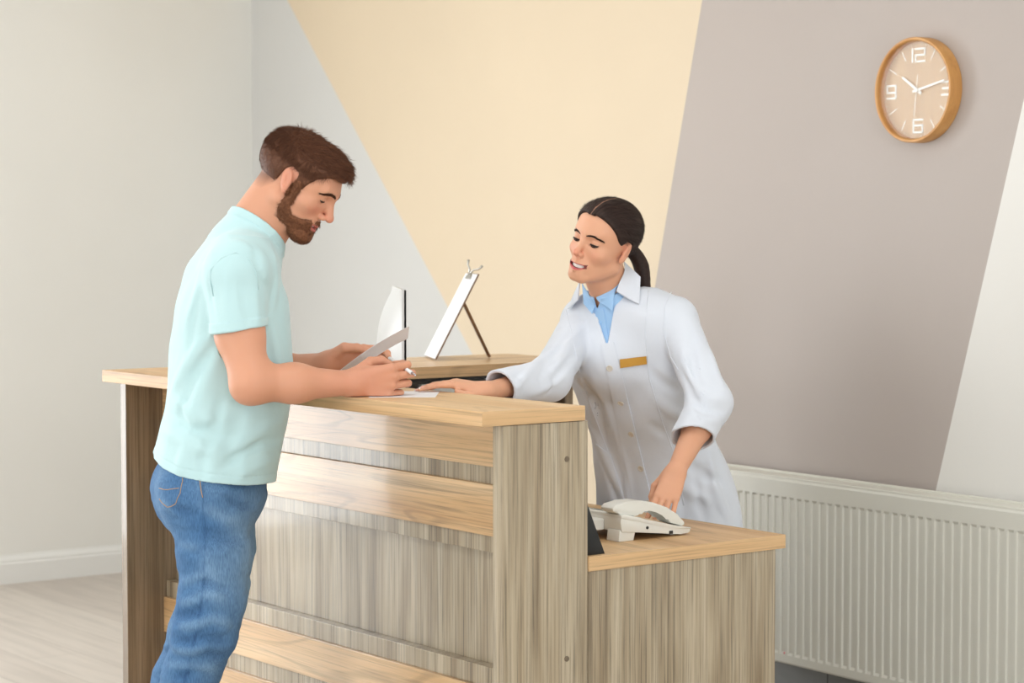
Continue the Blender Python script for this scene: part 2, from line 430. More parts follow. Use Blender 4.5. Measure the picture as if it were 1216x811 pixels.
for x, y in ((-2.6, -.2), (.6, -.2), (-2.6, -3.), (.6, -3.), (3.6, -1.6)): area('ceiling_fill', (x, y, ZC-.03), (0, 0, -1), 1.2, .6, FILL_CEIL, (.97, .985, 1))  # unseen overhead fill lights, added without fixtures
wd = bpy.data.worlds.new('world'); scene.world = wd; wd.use_nodes = True
wd.node_tree.nodes['Background'].inputs[0].default_value = (.85, .93, 1, 1); wd.node_tree.nodes['Background'].inputs[1].default_value = 1.0
vs = scene.view_settings; vs.view_transform = 'Standard'; vs.look = 'None'; vs.gamma = 1; vs.use_curve_mapping = False; vs.exposure = EXPOSURE
scene.cycles.max_bounces = 8; scene.cycles.diffuse_bounces = 5
# ------------------------------------------------------------------ reception desk
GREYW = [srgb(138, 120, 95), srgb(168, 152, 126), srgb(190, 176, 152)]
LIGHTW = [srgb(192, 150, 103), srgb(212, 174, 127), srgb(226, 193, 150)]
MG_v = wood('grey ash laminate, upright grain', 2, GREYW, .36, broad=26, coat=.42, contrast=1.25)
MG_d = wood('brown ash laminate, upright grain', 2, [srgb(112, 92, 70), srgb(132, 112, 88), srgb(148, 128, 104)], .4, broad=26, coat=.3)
ML_x = wood('light oak laminate, long grain', 0, LIGHTW, .34, fine=260, broad=10, contrast=.75, coat=.45, figure=.24)
ML_t = wood('light oak worktop laminate', 0, LIGHTW, .45, fine=260, broad=10, contrast=.6, coat=.0, figure=.16)
ML_y = wood('light oak laminate, cross grain', 1, LIGHTW, .4, fine=260, broad=10, contrast=.7, coat=.2, figure=.14)
HT, HD, TT = 1.06, .73, .032
X0, X1 = -1.765, 0.0

ct = thing('countertop', 'light oak high counter top under the forearms of the man in the aqua shirt', 'counter top', (-.9, .14, HT-TT))
link('front_board', box_mesh((X0, 0, HT-TT), (.0022, .275, HT), .001, 2), ML_t, ct)
link('edge_band', box_mesh((.0023, .0002, HT-TT+.0002), (.0032, .2748, HT-.0002), .0003), ML_y, ct)
bm = bmesh.new(); r = .05; poly = [(X0, .2752), (-1.34, .2752), (-1.34, 1.385-r)]
poly += [(-1.34-r+r*math.cos(a), 1.385-r+r*math.sin(a)) for a in np.radians([15, 30, 45, 60, 75, 90])]
poly += [(X0+r-r*math.sin(a), 1.385-r+r*math.cos(a)) for a in np.radians([0, 15, 30, 45, 60, 75, 90])]
add_prism(bm, poly, HT-TT, HT, 'z'); link('wing_board', bm_mesh(bm), ML_y, ct)

fr = thing('reception_counter', 'grey ash reception counter front with light oak planks between two upright side panels', 'reception counter', (-.9, .16, 0))
GX = .035
sp = link('side_panel', box_mesh((-GX, .055, 0), (0, .285, HT-TT-.001), .0012), MG_v, fr)
M_cap = plain('brown plastic screw cap', srgb(112, 98, 80), .5)
for z in (.947, .514):
    bm = bmesh.new(); add_lathe(bm, [(0, .0), (.0062, .0), (.0062, .0012), (.0052, .0018), (0, .0018)], (0, .227, z), (1, 0, 0), 20, closed=False)
    link('screw_cap', bm_mesh(bm), M_cap, sp)
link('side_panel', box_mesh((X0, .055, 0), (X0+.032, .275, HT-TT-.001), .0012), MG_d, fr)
xa, xb = X0+.032, -GX
FY, PY, BY = .176, .206, .166                      # frame face, sunk panel, planks
def slab(name, z0, z1, y, mat, back=.235, bev=.001): return link(name, box_mesh((xa+.0005, y, z0), (xb-.0005, back, z1), bev), mat, fr)
for z0, z1 in ((.917, 1.027), (.763, .877), (.324, .422), (.180, .278), (.035, .135)): slab('plank', z0, z1, BY, ML_x)
for z0, z1 in ((.877, .917), (.725, .763), (.422, .467), (.278, .324), (.135, .180), (.0, .035)): slab('rail', z0, z1, FY, MG_v)
slab('recessed_panel', .467, .725, PY, MG_v)

# low work desk behind the counter
wk = thing('work_desk', 'low oak topped work desk with the telephone, behind the high counter', 'desk', (-.7, .6, 0))
link('desktop', box_mesh((-1.33, .2865, HD-TT), (.0022, .876, HD), .001), ML_t, wk)
link('edge_band', box_mesh((.0023, .2867, HD-TT+.0002), (.0032, .8758, HD-.0002), .0003), ML_y, wk)
link('side_panel', box_mesh((-.032, .2865, 0), (0, .847, HD-TT), .0012), MG_v, wk)
link('back_panel', box_mesh((-1.33, .2865, .0), (-.033, .305, HD-TT), .001), MG_v, wk)

# wing cabinet under the side run
sc_ = thing('side_cabinet', 'brown open shelved cabinet under the counter wing, white back inside', 'cabinet', (-1.55, .8, 0))
M_black = plain('black shadow strip', srgb(22, 21, 21), .5); M_wback = plain('white cabinet back', srgb(222, 222, 220), .5)
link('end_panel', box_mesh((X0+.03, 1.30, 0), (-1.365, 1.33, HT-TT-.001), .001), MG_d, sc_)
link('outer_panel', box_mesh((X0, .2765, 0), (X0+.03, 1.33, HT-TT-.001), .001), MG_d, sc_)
link('back_board', box_mesh((X0+.031, .30, .05), (X0+.04, 1.298, HT-TT-.0115), 0), M_wback, sc_)
link('shadow_gap_strip', box_mesh((X0+.031, .30, HT-TT-.0105), (-1.362, 1.298, HT-TT-.001), .001), M_black, sc_)  # black strip standing in for the shade under the wing top
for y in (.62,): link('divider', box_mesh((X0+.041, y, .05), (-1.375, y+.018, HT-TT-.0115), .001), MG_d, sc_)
M_lg = plain('light grey drawer front', srgb(206, 206, 202), .45)
for y0, y1 in ((.79, 1.021), (1.025, 1.20)): link('drawer_front', box_mesh((-1.388, y0, .745), (-1.372, y1, 1.009), .001), M_lg, sc_)
for z in (.05, .38, .70):
    link('shelf', box_mesh((X0+.041, .30, z), (-1.38, 1.298, z+.018), .001), MG_d, sc_)

# ------------------------------------------------------------------ radiator on the rear wall
M_rad = plain('cream radiator enamel', srgb(220, 218, 207), .4)
rd = thing('radiator', 'cream fluted panel radiator under the taupe and white wall', 'radiator', (-.7, 1.93, .12))
RX0, RX1, RZ0, RZ1, RYF = -1.62, .62, .123, .69, 1.895
pitch = .0334
def ry(x): return RYF-TW*x
cols = np.array([0, .14, .22, .5, .78, .86]); prof = np.array([0, 0, 1, 1, 1, 0.])    # 1 = channel pressed in
n = int((RX1-RX0)/pitch)
xs, cp = [], []
for i in range(n):
    for c, q in zip(cols, prof): xs.append(RX0+.01+(i+c)*pitch); cp.append(q)
xs = np.array([RX0, RX0+.004]+xs+[RX1-.004, RX1]); cp = np.array([0, 0]+cp+[0, 0])
rows = [(RZ0-.0, .012, 0), (RZ0+.003, .003, 0), (RZ0+.008, 0, 0), (RZ0+.030, 0, 0), (RZ0+.038, 0, 1), (RZ1-.062, 0, 1), (RZ1-.054, 0, 0), (RZ1-.008, 0, 0), (RZ1-.002, .003, 0), (RZ1, .010, 0)]
vv = []; ff = []
for z, dy, on in rows:
    for x, q in zip(xs, cp):
        e = .006 if (x <= RX0+.001 or x >= RX1-.001) else 0
        vv.append((x, ry(x)+dy+e+.0055*q*on, z))
m_ = len(xs)
for r_ in range(len(rows)-1):
    for c in range(m_-1): ff.append((r_*m_+c, r_*m_+c+1, (r_+1)*m_+c+1, (r_+1)*m_+c))
link('front_panel', raw_mesh(vv, ff), M_rad, rd)
def skew_box(bm, x0, x1, y0, y1, z0, z1):
    b2 = bmesh.new(); add_box(b2, (x0, y0, z0), (x1, y1, z1), .002, 1)
    for v in b2.verts: v.co.y -= TW*v.co.x
    t = bpy.data.meshes.new('t'); b2.to_mesh(t); b2.free(); bm.from_mesh(t); bpy.data.meshes.remove(t)
bm = bmesh.new(); skew_box(bm, RX0+.002, RX1-.002, RYF+.012, RYF+.075, RZ0, RZ1-.012); link('core', bm_mesh(bm), M_rad, rd)
bm = bmesh.new(); skew_box(bm, RX0-.004, RX1+.004, RYF+.004, RYF+.08, RZ1-.006, RZ1+.006)
skew_box(bm, RX0-.004, RX1+.004, RYF+.072, RYF+.079, RZ1-.03, RZ1+.012); link('top_grille', bm_mesh(bm), M_rad, rd)
for x0 in (RX0-.004, RX1-.002):
    bm = bmesh.new(); skew_box(bm, x0, x0+.006, RYF+.006, RYF+.08, RZ0+.01, RZ1+.004); link('side_cover', bm_mesh(bm), M_rad, rd)
for x in (RX0+.3, RX1-.3):
    bm = bmesh.new(); skew_box(bm, x-.015, x+.015, RYF+.074, wall_y(0)-.001, RZ0+.1, RZ1-.1); link('bracket', bm_mesh(bm), M_rad, rd)
x = -1.086
bm = bmesh.new(); bmesh.ops.create_uvsphere(bm, u_segments=12, v_segments=8, radius=.0038, matrix=Matrix.Translation((x+.0, ry(x)+.002, .158))); link('pink_mark', bm_mesh(bm), plain('pink mark', srgb(226, 150, 150), .5), rd, smooth=True)

# ------------------------------------------------------------------ wall clock
cx, cz, R = -.625, 1.842, .150
wy = wall_y(cx); nrmv = np.array([-TW, -1, 0])/math.hypot(TW, 1); tx = np.array([1, -TW, 0])/math.hypot(TW, 1)
c0 = np.array([cx, wy, cz])
def cp_(a, b, h): return c0+tx*a+Z*b+nrmv*h
ck = thing('wall_clock', 'round light wood wall clock with white numerals on the taupe wall', 'clock', tuple(c0))
M_rim = wood('honey wood rim', 2, [srgb(190, 132, 70), srgb(206, 150, 86), srgb(218, 164, 100)], .4, contrast=.3)
M_face = wood('pale clock face veneer', 2, [srgb(190, 158, 120), srgb(200, 168, 130), srgb(208, 178, 140)], .5, broad=60, contrast=.35)
M_ivory = plain('white clock print', srgb(244, 242, 236), .5)
bm = bmesh.new(); add_lathe(bm, [(R, .001), (R, .044), (R-.002, .047), (R-.007, .047), (R-.010, .044), (R-.012, .018), (R-.012, .001)], c0, nrmv, 96); link('rim', bm_mesh(bm), M_rim, ck, auto=.6)
bm = bmesh.new(); add_lathe(bm, [(0, .016), (R-.0121, .016), (R-.0121, .020), (0, .020)], c0, nrmv, 96, closed=False); link('face', bm_mesh(bm), M_face, ck)
def bar(bm, a0, b0, a1, b1, w, h0=.0203, h1=.0213, w1=None):
    d = np.array([a1-a0, b1-b0]); d = d/np.linalg.norm(d); nn = np.array([-d[1], d[0]]); w1 = w if w1 is None else w1
    q = [(a0+nn[0]*w/2, b0+nn[1]*w/2), (a1+nn[0]*w1/2, b1+nn[1]*w1/2), (a1-nn[0]*w1/2, b1-nn[1]*w1/2), (a0-nn[0]*w/2, b0-nn[1]*w/2)]
    lo = [bm.verts.new(cp_(x, y, h0)) for x, y in q]; hi = [bm.verts.new(cp_(x, y, h1)) for x, y in q]
    bm.faces.new(lo); bm.faces.new(hi[::-1])
    for i in range(4): bm.faces.new((lo[i], lo[(i+1) % 4], hi[(i+1) % 4], hi[i]))
def ticks(k0):
    bm = bmesh.new(); t = math.radians(k0); 
    return bm, math.sin(t), math.cos(t)
for k in range(60):
    if k % 5:
        bm = bmesh.new(); t = math.radians(k*6); bar(bm, math.sin(t)*.128, math.cos(t)*.128, math.sin(t)*.134, math.cos(t)*.134, .0016); link('minute_mark', bm_mesh(bm), M_ivory, ck)
for k in range(12):
    if k % 3:
        bm, s, c = ticks(k*30); bar(bm, s*.098, c*.098, s*.130, c*.130, .0026); link('hour_mark', bm_mesh(bm), M_ivory, ck)
SEG = {'1': [((0, 0), (0, 1))], '2': [((0, 1), (1, 1)), ((1, 1), (1, .5)), ((1, .5), (0, .5)), ((0, .5), (0, 0)), ((0, 0), (1, 0))],
       '3': [((0, 1), (1, 1)), ((.1, .5), (1, .5)), ((0, 0), (1, 0)), ((1, 0), (1, 1))],
       '6': [((1, 1), (0, 1)), ((0, 1), (0, 0)), ((0, 0), (1, 0)), ((1, 0), (1, .55)), ((1, .55), (0, .55))],
       '9': [((0, 0), (1, 0)), ((1, 0), (1, 1)), ((1, 1), (0, 1)), ((0, 1), (0, .45)), ((0, .45), (1, .45))]}
def numeral(txt, ca, cb, ws, h=.036, w=.0058, gap=.012):
    bm = bmesh.new(); tot = sum(ws)+gap*(len(ws)-1); a = ca-tot/2
    for ch, cw in zip(txt, ws):
        for (p, q) in SEG[ch]:
            x0, y0, x1, y1 = a+p[0]*cw, cb-h/2+p[1]*h, a+q[0]*cw, cb-h/2+q[1]*h
            d = np.array([x1-x0, y1-y0]); d = d/np.linalg.norm(d)*w/2; bar(bm, x0-d[0], y0-d[1], x1+d[0], y1+d[1], w)
        a += cw+gap
    link('numeral', bm_mesh(bm), M_ivory, ck)
numeral('12', .0, .100, [.0001, .036]); numeral('3', .108, 0, [.032]); numeral('6', 0, -.102, [.036]); numeral('9', -.106, 0, [.034])
def hand(name, ang, ln, tail, w, w1, h):
    t = math.radians(ang); s, c = math.sin(t), math.cos(t); bm = bmesh.new(); bar(bm, -s*tail, -c*tail, s*ln, c*ln, w, h, h+.001, w1); return link(name, bm_mesh(bm), M_ivory, ck)
hand('hour_hand', 304, .072, .018, .0085, .007, .024); hand('minute_hand', 78, .108, .018, .007, .0055, .026); hand('second_hand', 186, .075, .045, .0016, .0016, .028)
bm = bmesh.new(); add_lathe(bm, [(0, .0205), (.006, .0205), (.006, .031), (0, .031)], c0, nrmv, 24, closed=False); link('hub', bm_mesh(bm), M_ivory, ck)
m, nt, b = new_mat('clock glass'); nt.nodes.remove(b); gl = N(nt, 'ShaderNodeBsdfGlossy', Roughness=.03); tr = N(nt, 'ShaderNodeBsdfTransparent'); fz = N(nt, 'ShaderNodeMath', operation='MULTIPLY_ADD'); lw_ = N(nt, 'ShaderNodeLayerWeight', Blend=.15); nt.links.new(lw_.outputs['Fresnel'], fz.inputs[0]); fz.inputs[1].default_value = .22; fz.inputs[2].default_value = .01; mxs = N(nt, 'ShaderNodeMixShader')
nt.links.new(fz.outputs[0], mxs.inputs[0]); nt.links.new(tr.outputs[0], mxs.inputs[1]); nt.links.new(gl.outputs[0], mxs.inputs[2]); nt.links.new(mxs.outputs[0], nt.nodes['Material Output'].inputs['Surface'])
M_glass = m
bm = bmesh.new(); add_lathe(bm, [(0, .036), (R-.0117, .036), (R-.0117, .038), (0, .038)], c0, nrmv, 64, closed=False); link('glass_cover', bm_mesh(bm), M_glass, ck)
# ------------------------------------------------------------------ people: shared anatomy
def head_axes(yaw, pitch, roll=0):
    """yaw: 0 = towards the right of the view, negative turns to the camera; columns = (right, forward, up)"""
    a, b = math.radians(yaw), math.radians(pitch)
    f = math.cos(b)*(math.cos(a)*U+math.sin(a)*V)-math.sin(b)*Z
    r = math.sin(a)*U-math.cos(a)*V
    u = np.cross(r, f)
    c, s = math.cos(math.radians(roll)), math.sin(math.radians(roll))
    r2 = c*r+s*u; u2 = -s*r+c*u
    return np.column_stack([r2, f, u2])

class Head:
    def __init__(s, C, A, k=1.0, female=False):
        s.C, s.A, s.k, s.fem = np.asarray(C, float), A, k, female
        s.eye = (.0315, .0765, .016) if not female else (.0320, .0755, .015); s.er = .0128 if not female else .0140; s.ew = .0122 if not female else .0142
    def loc(s, p): return ((p-s.C)@s.A)/s.k
    def wld(s, q): return s.C+(np.asarray(q, float)*s.k)@s.A.T
    def dirw(s, q): return np.asarray(q, float)@s.A.T
    def skull(s, q):
        if not s.fem: return smin(s_ell(q, (0, -.020, .038), (.0765, .105, .0755)), s_ell(q, (0, .029, .037), (.064, .066, .062)), .03)
        return smin(s_ell(q, (0, -.006, .05), (.0765, .098, .084)), s_ell(q, (0, .030, .045), (.064, .066, .066)), .03)
    def __call__(s, p): return s.local(s.loc(p))*s.k
    def local(s, q):
        x = np.abs(q[:, 0]); m = np.column_stack([x, q[:, 1], q[:, 2]]); F = s.fem
        d = s.skull(q)
        d = smin(d, s_ell(q, (0, .030, -.022), (.061, .066, .074) if not F else (.059, .064, .070)), .03)
        jw = .056 if not F else .050
        d = smin(d, s_cone(m, (jw, -.002, -.045), (.018, .074, -.088 if not F else -.085), .021 if not F else .018, .018 if not F else .016), .025)
        d = smin(d, s_ell(q, (0, .030, -.062 if not F else -.058), (.046, .056, .036) if not F else (.042, .052, .030)), .02)
        d = smin(d, s_ell(q, (0, .081, -.091) if not F else (0, .077, -.0855), (.023, .017, .019) if not F else (.020, .016, .017)), .018)
        d = smin(d, s_ell(m, (.043, .058, -.012) if not F else (.041, .060, -.016), (.021, .022, .018)), .02)
        if not F: d = smin(d, s_cone(m, (.006, .092, .033), (.036, .080, .036), .011, .010), .016)
        else: d = smin(d, s_cone(m, (.006, .090, .036), (.034, .080, .038), .009, .009), .018)
        d = smax(d, -s_ell(m, (.033, .103, .014), (.019, .020, .0125)), .012)
        # nose
        nb, nt_ = (.0075, .0105) if not F else (.0056, .0080)
        ty = .1175 if not F else .1115
        d = smin(d, s_cone(q, (0, .091, .026), (0, ty-.004, -.016), nb, nt_), .010)
        d = smin(d, s_ell(q, (0, ty, -.0205), (nt_+.001, .0105, .0098)), .006)
        d = smin(d, s_ell(m, (.0128 if not F else .0105, .103 if not F else .1005, -.0255), (.0068, .0105, .0075) if not F else (.0058, .0095, .0065)), .005)
        d = smax(d, -s_ell(m, (.0062, .109, -.0325), (.0034, .0055, .0035)), .003)
        # mouth
        zb = q[:, 2]-s.smile*x*x*(1-x*4); mz = np.column_stack([x, q[:, 1], zb])
        d = smin(d, s_ell(q, (0, .082, -.056), (.030, .019, .024)), .016)
        w = .0255 if not F else .0305
        for (z0, r0, y0) in s.lips:
            d = smin(d, s_cone(mz, (.0, y0, z0), (w, .0835, s.mz), r0, .0024), .004)
        op = s_ell(mz, (0, .100, s.mz), (w*.86, .026, s.gap))
        d = smax(d, -op, .0018)
        d = smin(d, s_ell(q, (0, .080, -.075), (.02, .012, .006)), .012)
        # eyes: lids round a ball, opened along a slit
        ex, ey, ez = s.eye; e = m-np.array(s.eye); rr = np.linalg.norm(e, axis=1)
        d = smin(d, rr-s.er-.0012, .004)
        al = np.degrees(np.arctan2(e[:, 2], e[:, 1])); half = s.open*np.sqrt(np.clip(1-(e[:, 0]/(s.ew+.0003))**2, 0, 1))
        wedge = np.maximum(np.maximum((np.abs(al-s.look)-half)*math.radians(1)*s.er, s.er-.0022-rr), rr-.024)
        d = smax(d, -wedge, .0008)
        # ears
        ec = np.array([.0765, -.006, .008]); e = (m-ec)@(rot((1, 0, 0), 20)@rot((0, 0, 1), -20))
        ear = smin(s_ell(e, (0, 0, 0), (.0072, .0160, .0285)), s_ell(e, (-.002, .003, -.024), (.0058, .009, .0105)), .008)
        ear = smax(ear, -s_ell(e, (.0070, .0025, .003), (.0052, .0098, .0185)), .004)
        ear = smin(ear, s_ell(e, (.002, -.003, .001), (.0042, .0038, .0125)), .004)
        ear = smin(ear, s_ell(e, (-.001, .0115, -.006), (.005, .0042, .0065)), .004)
        d = smin(d, ear, .006)
        return d
    smile = 4.; lips = ((-.0535, .0052, .1010), (-.0665, .0062, .0995)); mz = -.0600; gap = .0016; look = -28; open = 9

def keep_off(d, p, extra=0.):
    """flesh and cloth rest on the counter and the desk instead of sinking in"""
    for lo, hi in (((X0, 0, HT-TT), (.003, .275, HT)), ((-1.33, .2865, HD-TT), (.003, .876, HD))):
        lo, hi = np.array(lo), np.array(hi); q = np.abs(p-(lo+hi)/2)-(hi-lo)/2
        b = np.linalg.norm(np.maximum(q, 0), axis=1)+np.minimum(q.max(axis=1), 0)
        if b.min() < .02: d = smax(d, .0016+extra-b, .003)
    return d
def ray_hit(fn, px, py, d0, d1, n=120):
    """where the sight line through a pixel first meets a shape"""
    px, py = np.atleast_1d(px).astype(float), np.atleast_1d(py).astype(float)
    r = FWD+RGT*((px-608)/F_PX)[:, None]-UPV*((py-405.5)/F_PX)[:, None]; t = np.full(len(px), float(d0))
    for _ in range(n): t = np.minimum(t+np.clip(fn(CAM+r*t[:, None]), -.004, .02)*.7, d1)
    return CAM+r*t[:, None]
def quad_patch(fn, corners, d0, d1, lift, thick, nu=8, nv=8, bulge=0., plate=False):
    """a piece of cloth lying on a shape: four corners (seen from the front), its own thickness"""
    c = np.array(corners, float); uu, vv_ = np.meshgrid(np.linspace(0, 1, nu+1), np.linspace(0, 1, nv+1), indexing='ij'); uu, vv_ = uu.ravel()[:, None], vv_.ravel()[:, None]
    q = (1-uu)*(1-vv_)*c[0]+uu*(1-vv_)*c[1]+uu*vv_*c[2]+(1-uu)*vv_*c[3]
    if plate:                                     # a stiff piece: flat between its corners, pushed clear of what it covers
        k = ray_hit(fn, c[:, 0], c[:, 1], d0, d1) if c.shape[1] == 2 else np.array([P(*w) for w in c]); h = (1-uu)*(1-vv_)*k[0]+uu*(1-vv_)*k[1]+uu*vv_*k[2]+(1-uu)*vv_*k[3]
        for _ in range(8):
            d = fn(h); gg = sdf_grad(fn, h, .004); gg /= np.linalg.norm(gg, axis=1)[:, None]+1e-9; h = h-gg*np.minimum(d, 0)[:, None]*.8
            gr = h.reshape(nu+1, nv+1, 3); sm_ = gr.copy(); sm_[1:-1] = .5*gr[1:-1]+.25*(gr[2:]+gr[:-2]); gr = sm_; sm_ = gr.copy(); sm_[:, 1:-1] = .5*gr[:, 1:-1]+.25*(gr[:, 2:]+gr[:, :-2]); h = sm_.reshape(-1, 3)
        pn = nrm(np.cross(k[1]-k[0], k[3]-k[0])); pn = pn if pn@FWD < 0 else -pn
        nn = np.tile(pn, (len(h), 1))
    else: h = ray_hit(fn, q[:, 0], q[:, 1], d0, d1); nn = sdf_grad(fn, h, .004); nn /= np.linalg.norm(nn, axis=1)[:, None]+1e-9
    l = np.asarray(lift)
    l = ((1-uu)*(1-vv_)*l[0]+uu*(1-vv_)*l[1]+uu*vv_*l[2]+(1-uu)*vv_*l[3]) if l.ndim else l
    top = h+nn*(l+thick+bulge*np.sin(np.pi*uu)*np.sin(np.pi*vv_)); bot = h+nn*(l-.0005)
    n1 = nv+1; F = []
    idx = lambda i, j: i*n1+j; o = len(q)
    for i in range(nu):
        for j in range(nv):
            F.append((idx(i, j), idx(i+1, j), idx(i+1, j+1), idx(i, j+1))); F.append((o+idx(i, j), o+idx(i, j+1), o+idx(i+1, j+1), o+idx(i+1, j)))
    for i in range(nu): F.append((idx(i, 0), o+idx(i, 0), o+idx(i+1, 0), idx(i+1, 0))); F.append((idx(i, nv), idx(i+1, nv), o+idx(i+1, nv), o+idx(i, nv)))
    for j in range(nv): F.append((idx(0, j), idx(0, j+1), o+idx(0, j+1), o+idx(0, j))); F.append((idx(nu, j), o+idx(nu, j), o+idx(nu, j+1), idx(nu, j+1)))
    me = raw_mesh(np.concatenate([top, bot]), F); bm = bmesh.new(); bm.from_mesh(me); bpy.data.meshes.remove(me); return bm_mesh(bm)
def snap(fn, p, it=8):
    p = np.atleast_2d(np.asarray(p, float)).copy()
    for _ in range(it):
        d = fn(p); g = sdf_grad(fn, p); p -= g*(d/np.maximum((g*g).sum(1), .1))[:, None]
    return p

def face_tint(H, v, skin, lip, blush, brow=None):
    """pigment of the head: lips, blush on nose, cheeks and ears"""
    q = H.loc(v); x = np.abs(q[:, 0]); col = np.tile(np.array(skin), (len(v), 1))
    def mixin(c, w): 
        nonlocal col; w = np.clip(w, 0, 1)[:, None]; col = col*(1-w)+np.array(c)*w
    front = (q[:, 1] > .02)
    mixin(blush, (.55 if not H.fem else .28)*np.exp(-(((x-.040)/.018)**2+((q[:, 2]+.018)/.018)**2))*front)
    mixin(blush, .6*np.exp(-((x/.016)**2+((q[:, 2]+.022)/.014)**2))*(q[:, 1] > .095))
    mixin(blush, (.42 if not H.fem else .3)*(x > .073)*(x < .1)*(q[:, 2] > -.028)*(q[:, 2] < .05)*(np.abs(q[:, 1]+.008) < .030))
    zb = q[:, 2]-H.smile*x*x*(1-x*4); w = .0265 if not H.fem else .0315
    up = (zb-H.mz)/(.0095*np.sqrt(np.clip(1-(x/w)**2, 0, 1))+1e-5); lowr = (H.mz-zb)/(.0125*np.sqrt(np.clip(1-(x/w)**2, 0, 1))+1e-5)
    on = np.where(zb > H.mz, up, lowr)
    mixin(lip, np.clip((1.0-on)*4, 0, 1)*(x < w)*(q[:, 1] > .075))
    inn = (q[:, 1] < .0945)*(q[:, 1] > .06)*(np.abs(zb-H.mz) < H.gap)*(x < w)*(q[:, 2] < -.03)
    mixin(srgb(110, 45, 42), inn*.9)
    return col

FING = ((.028, .092, (.045, .026, .021), 1.0), (.0085, .096, (.049, .030, .022), 1.02), (-.0115, .090, (.045, .028, .022), .97), (-.031, .081, (.036, .021, .019), .86))
class Hand:
    """W wrist, X towards the fingers, Y towards the thumb, D out of the back of the hand"""
    def __init__(s, W, X, Y, k=1.0, flex=None, spread=(4, 1, -3, -8), thumb=None, slim=1.0):
        X = nrm(X); Y = nrm(np.asarray(Y)-X*(X@np.asarray(Y))); s.W, s.X, s.Y = np.asarray(W, float), X, Y
        D = np.cross(X, Y); s.k, s.slim = k, slim
        s.side = 1
        s.D = D
        s.flex = flex or [(15, 25, 15)]*4; s.spread = spread
        s.thumb = thumb or ((.014, .024, -.008), (.048, .050, -.016), (.078, .058, -.020), (.103, .056, -.020)); s.build()
    def flip(s): s.D = -s.D; s.build(); return s
    def g(s, a): a = np.asarray(a, float)*s.k; return s.W+s.X*a[0]+s.Y*a[1]+s.D*a[2]
    def build(s):
        s.meta, s.fing, s.nails = [], [], []; S = s.slim
        for (y, L, seg, fr), fl, sp in zip(FING, s.flex, s.spread):
            y *= S; a = np.array([0.004, y*.62, 0]); b = np.array([L, y, 0.])
            s.meta.append((s.g(a), s.g(b), .0138*s.k*S, .0112*s.k*S*fr))
            p = b; ang = 0; ch = []; sa = math.radians(sp)
            for i, (l, f) in enumerate(zip(seg, fl)):
                ang += math.radians(f); c, n = math.cos(ang), -math.sin(ang)
                dv = np.array([c*math.cos(sa), c*math.sin(sa), n]); qn = p+dv*l
                r0 = (.0098, .0089, .0080)[i]*fr*S; r1 = (.0089, .0080, .0066)[i]*fr*S
                ch.append((s.g(p), s.g(qn), r0*s.k, r1*s.k))
                if i == 2:
                    up = np.array([-n*math.cos(sa), -n*math.sin(sa), c])
                    cen = p+dv*l*.80+up*r1*.92; s.nails.append((s.g(cen), nrm(s.g(p+dv)-s.g(p)), nrm(s.g(up)-s.g((0, 0, 0))), fr*s.k))
                p = qn
            s.fing.append(ch)
        T = [np.array(t) for t in s.thumb]
        s.th = [(s.g(T[0]), s.g(T[1]), .0150*s.k*S, .0120*s.k*S), (s.g(T[1]), s.g(T[2]), .0118*s.k*S, .0105*s.k*S), (s.g(T[2]), s.g(T[3]), .0104*s.k*S, .0078*s.k*S)]
        s.c = s.g((.08, 0, -.01)); s.r = .125*s.k
    def __call__(s, p):
        d = None
        for m in s.meta:
            e = s_cone(p, *m); d = e if d is None else smin(d, e, .013)
        R = np.column_stack([s.X, s.Y, s.D])
        d = smin(d, s_ell(p, s.g((.046, -.002, -.007)), np.array((.046, .036*s.slim, .0145))*s.k, R), .010)
        d = smin(d, s_ell(p, s.g((.006, 0, -.001)), np.array((.03, .027*s.slim, .019))*s.k, R), .015)
        th = None
        for c in s.th:
            e = s_cone(p, *c); th = e if th is None else smin(th, e, .004)
        d = smin(d, th, .010)
        for ch in s.fing:
            f = None
            for j, c in enumerate(ch):
                e = s_cone(p, *c); f = e if f is None else smin(f, e, .0025)
            d = smin(d, f, .0035)
        for cen, ax, up, k in s.nails:                         # nails lie a touch proud
            d = smin(d, s_ell(p, cen-up*.0012, np.array((.0062, .0042, .0022))*k, np.column_stack([ax, np.cross(up, ax), up])), .0012)
        return d
    def tint(s, v, col, nail, tip=None):
        for cen, ax, up, k in s.nails:
            e = v-cen; a = e@ax; l = e@np.cross(up, ax); h = e@up
            on = (np.abs(a) < .0066*k)*(np.abs(l) < .0046*k)*(h > -.0025)*(h < .004)
            col[on > 0] = nail
            if tip is not None: col[(on > 0) & (a > .0025*k)] = tip
        return col

def creases(p, lst):
    """soft folds of cloth: each (points along the fold, width, height); negative height sinks a crease"""
    out = np.zeros(len(p)); c = p.mean(0); rad = np.sqrt(((p-c)**2).sum(1).max())
    for pts, w, h in lst:
        if np.linalg.norm(pts-c, axis=1).min() > rad+3*w+np.linalg.norm(pts[1]-pts[0]): continue
        best = np.full(len(p), 9e9); tt = np.zeros(len(p)); n = len(pts)-1
        for i in range(n):
            d = pts[i+1]-pts[i]; t = np.clip((p-pts[i])@d/(d@d), 0, 1); e = p-pts[i]-t[:, None]*d; r = (e*e).sum(1)
            m = r < best; best = np.where(m, r, best); tt = np.where(m, (i+t)/n, tt)
        r = np.sqrt(best)/w; m = r < 3
        if m.any(): out[m] += h*np.exp(-r[m]**2)*np.sin(np.pi*np.clip(tt[m]*.92+.04, 0, 1))**.7
    return .0095*np.tanh(out/.0095)
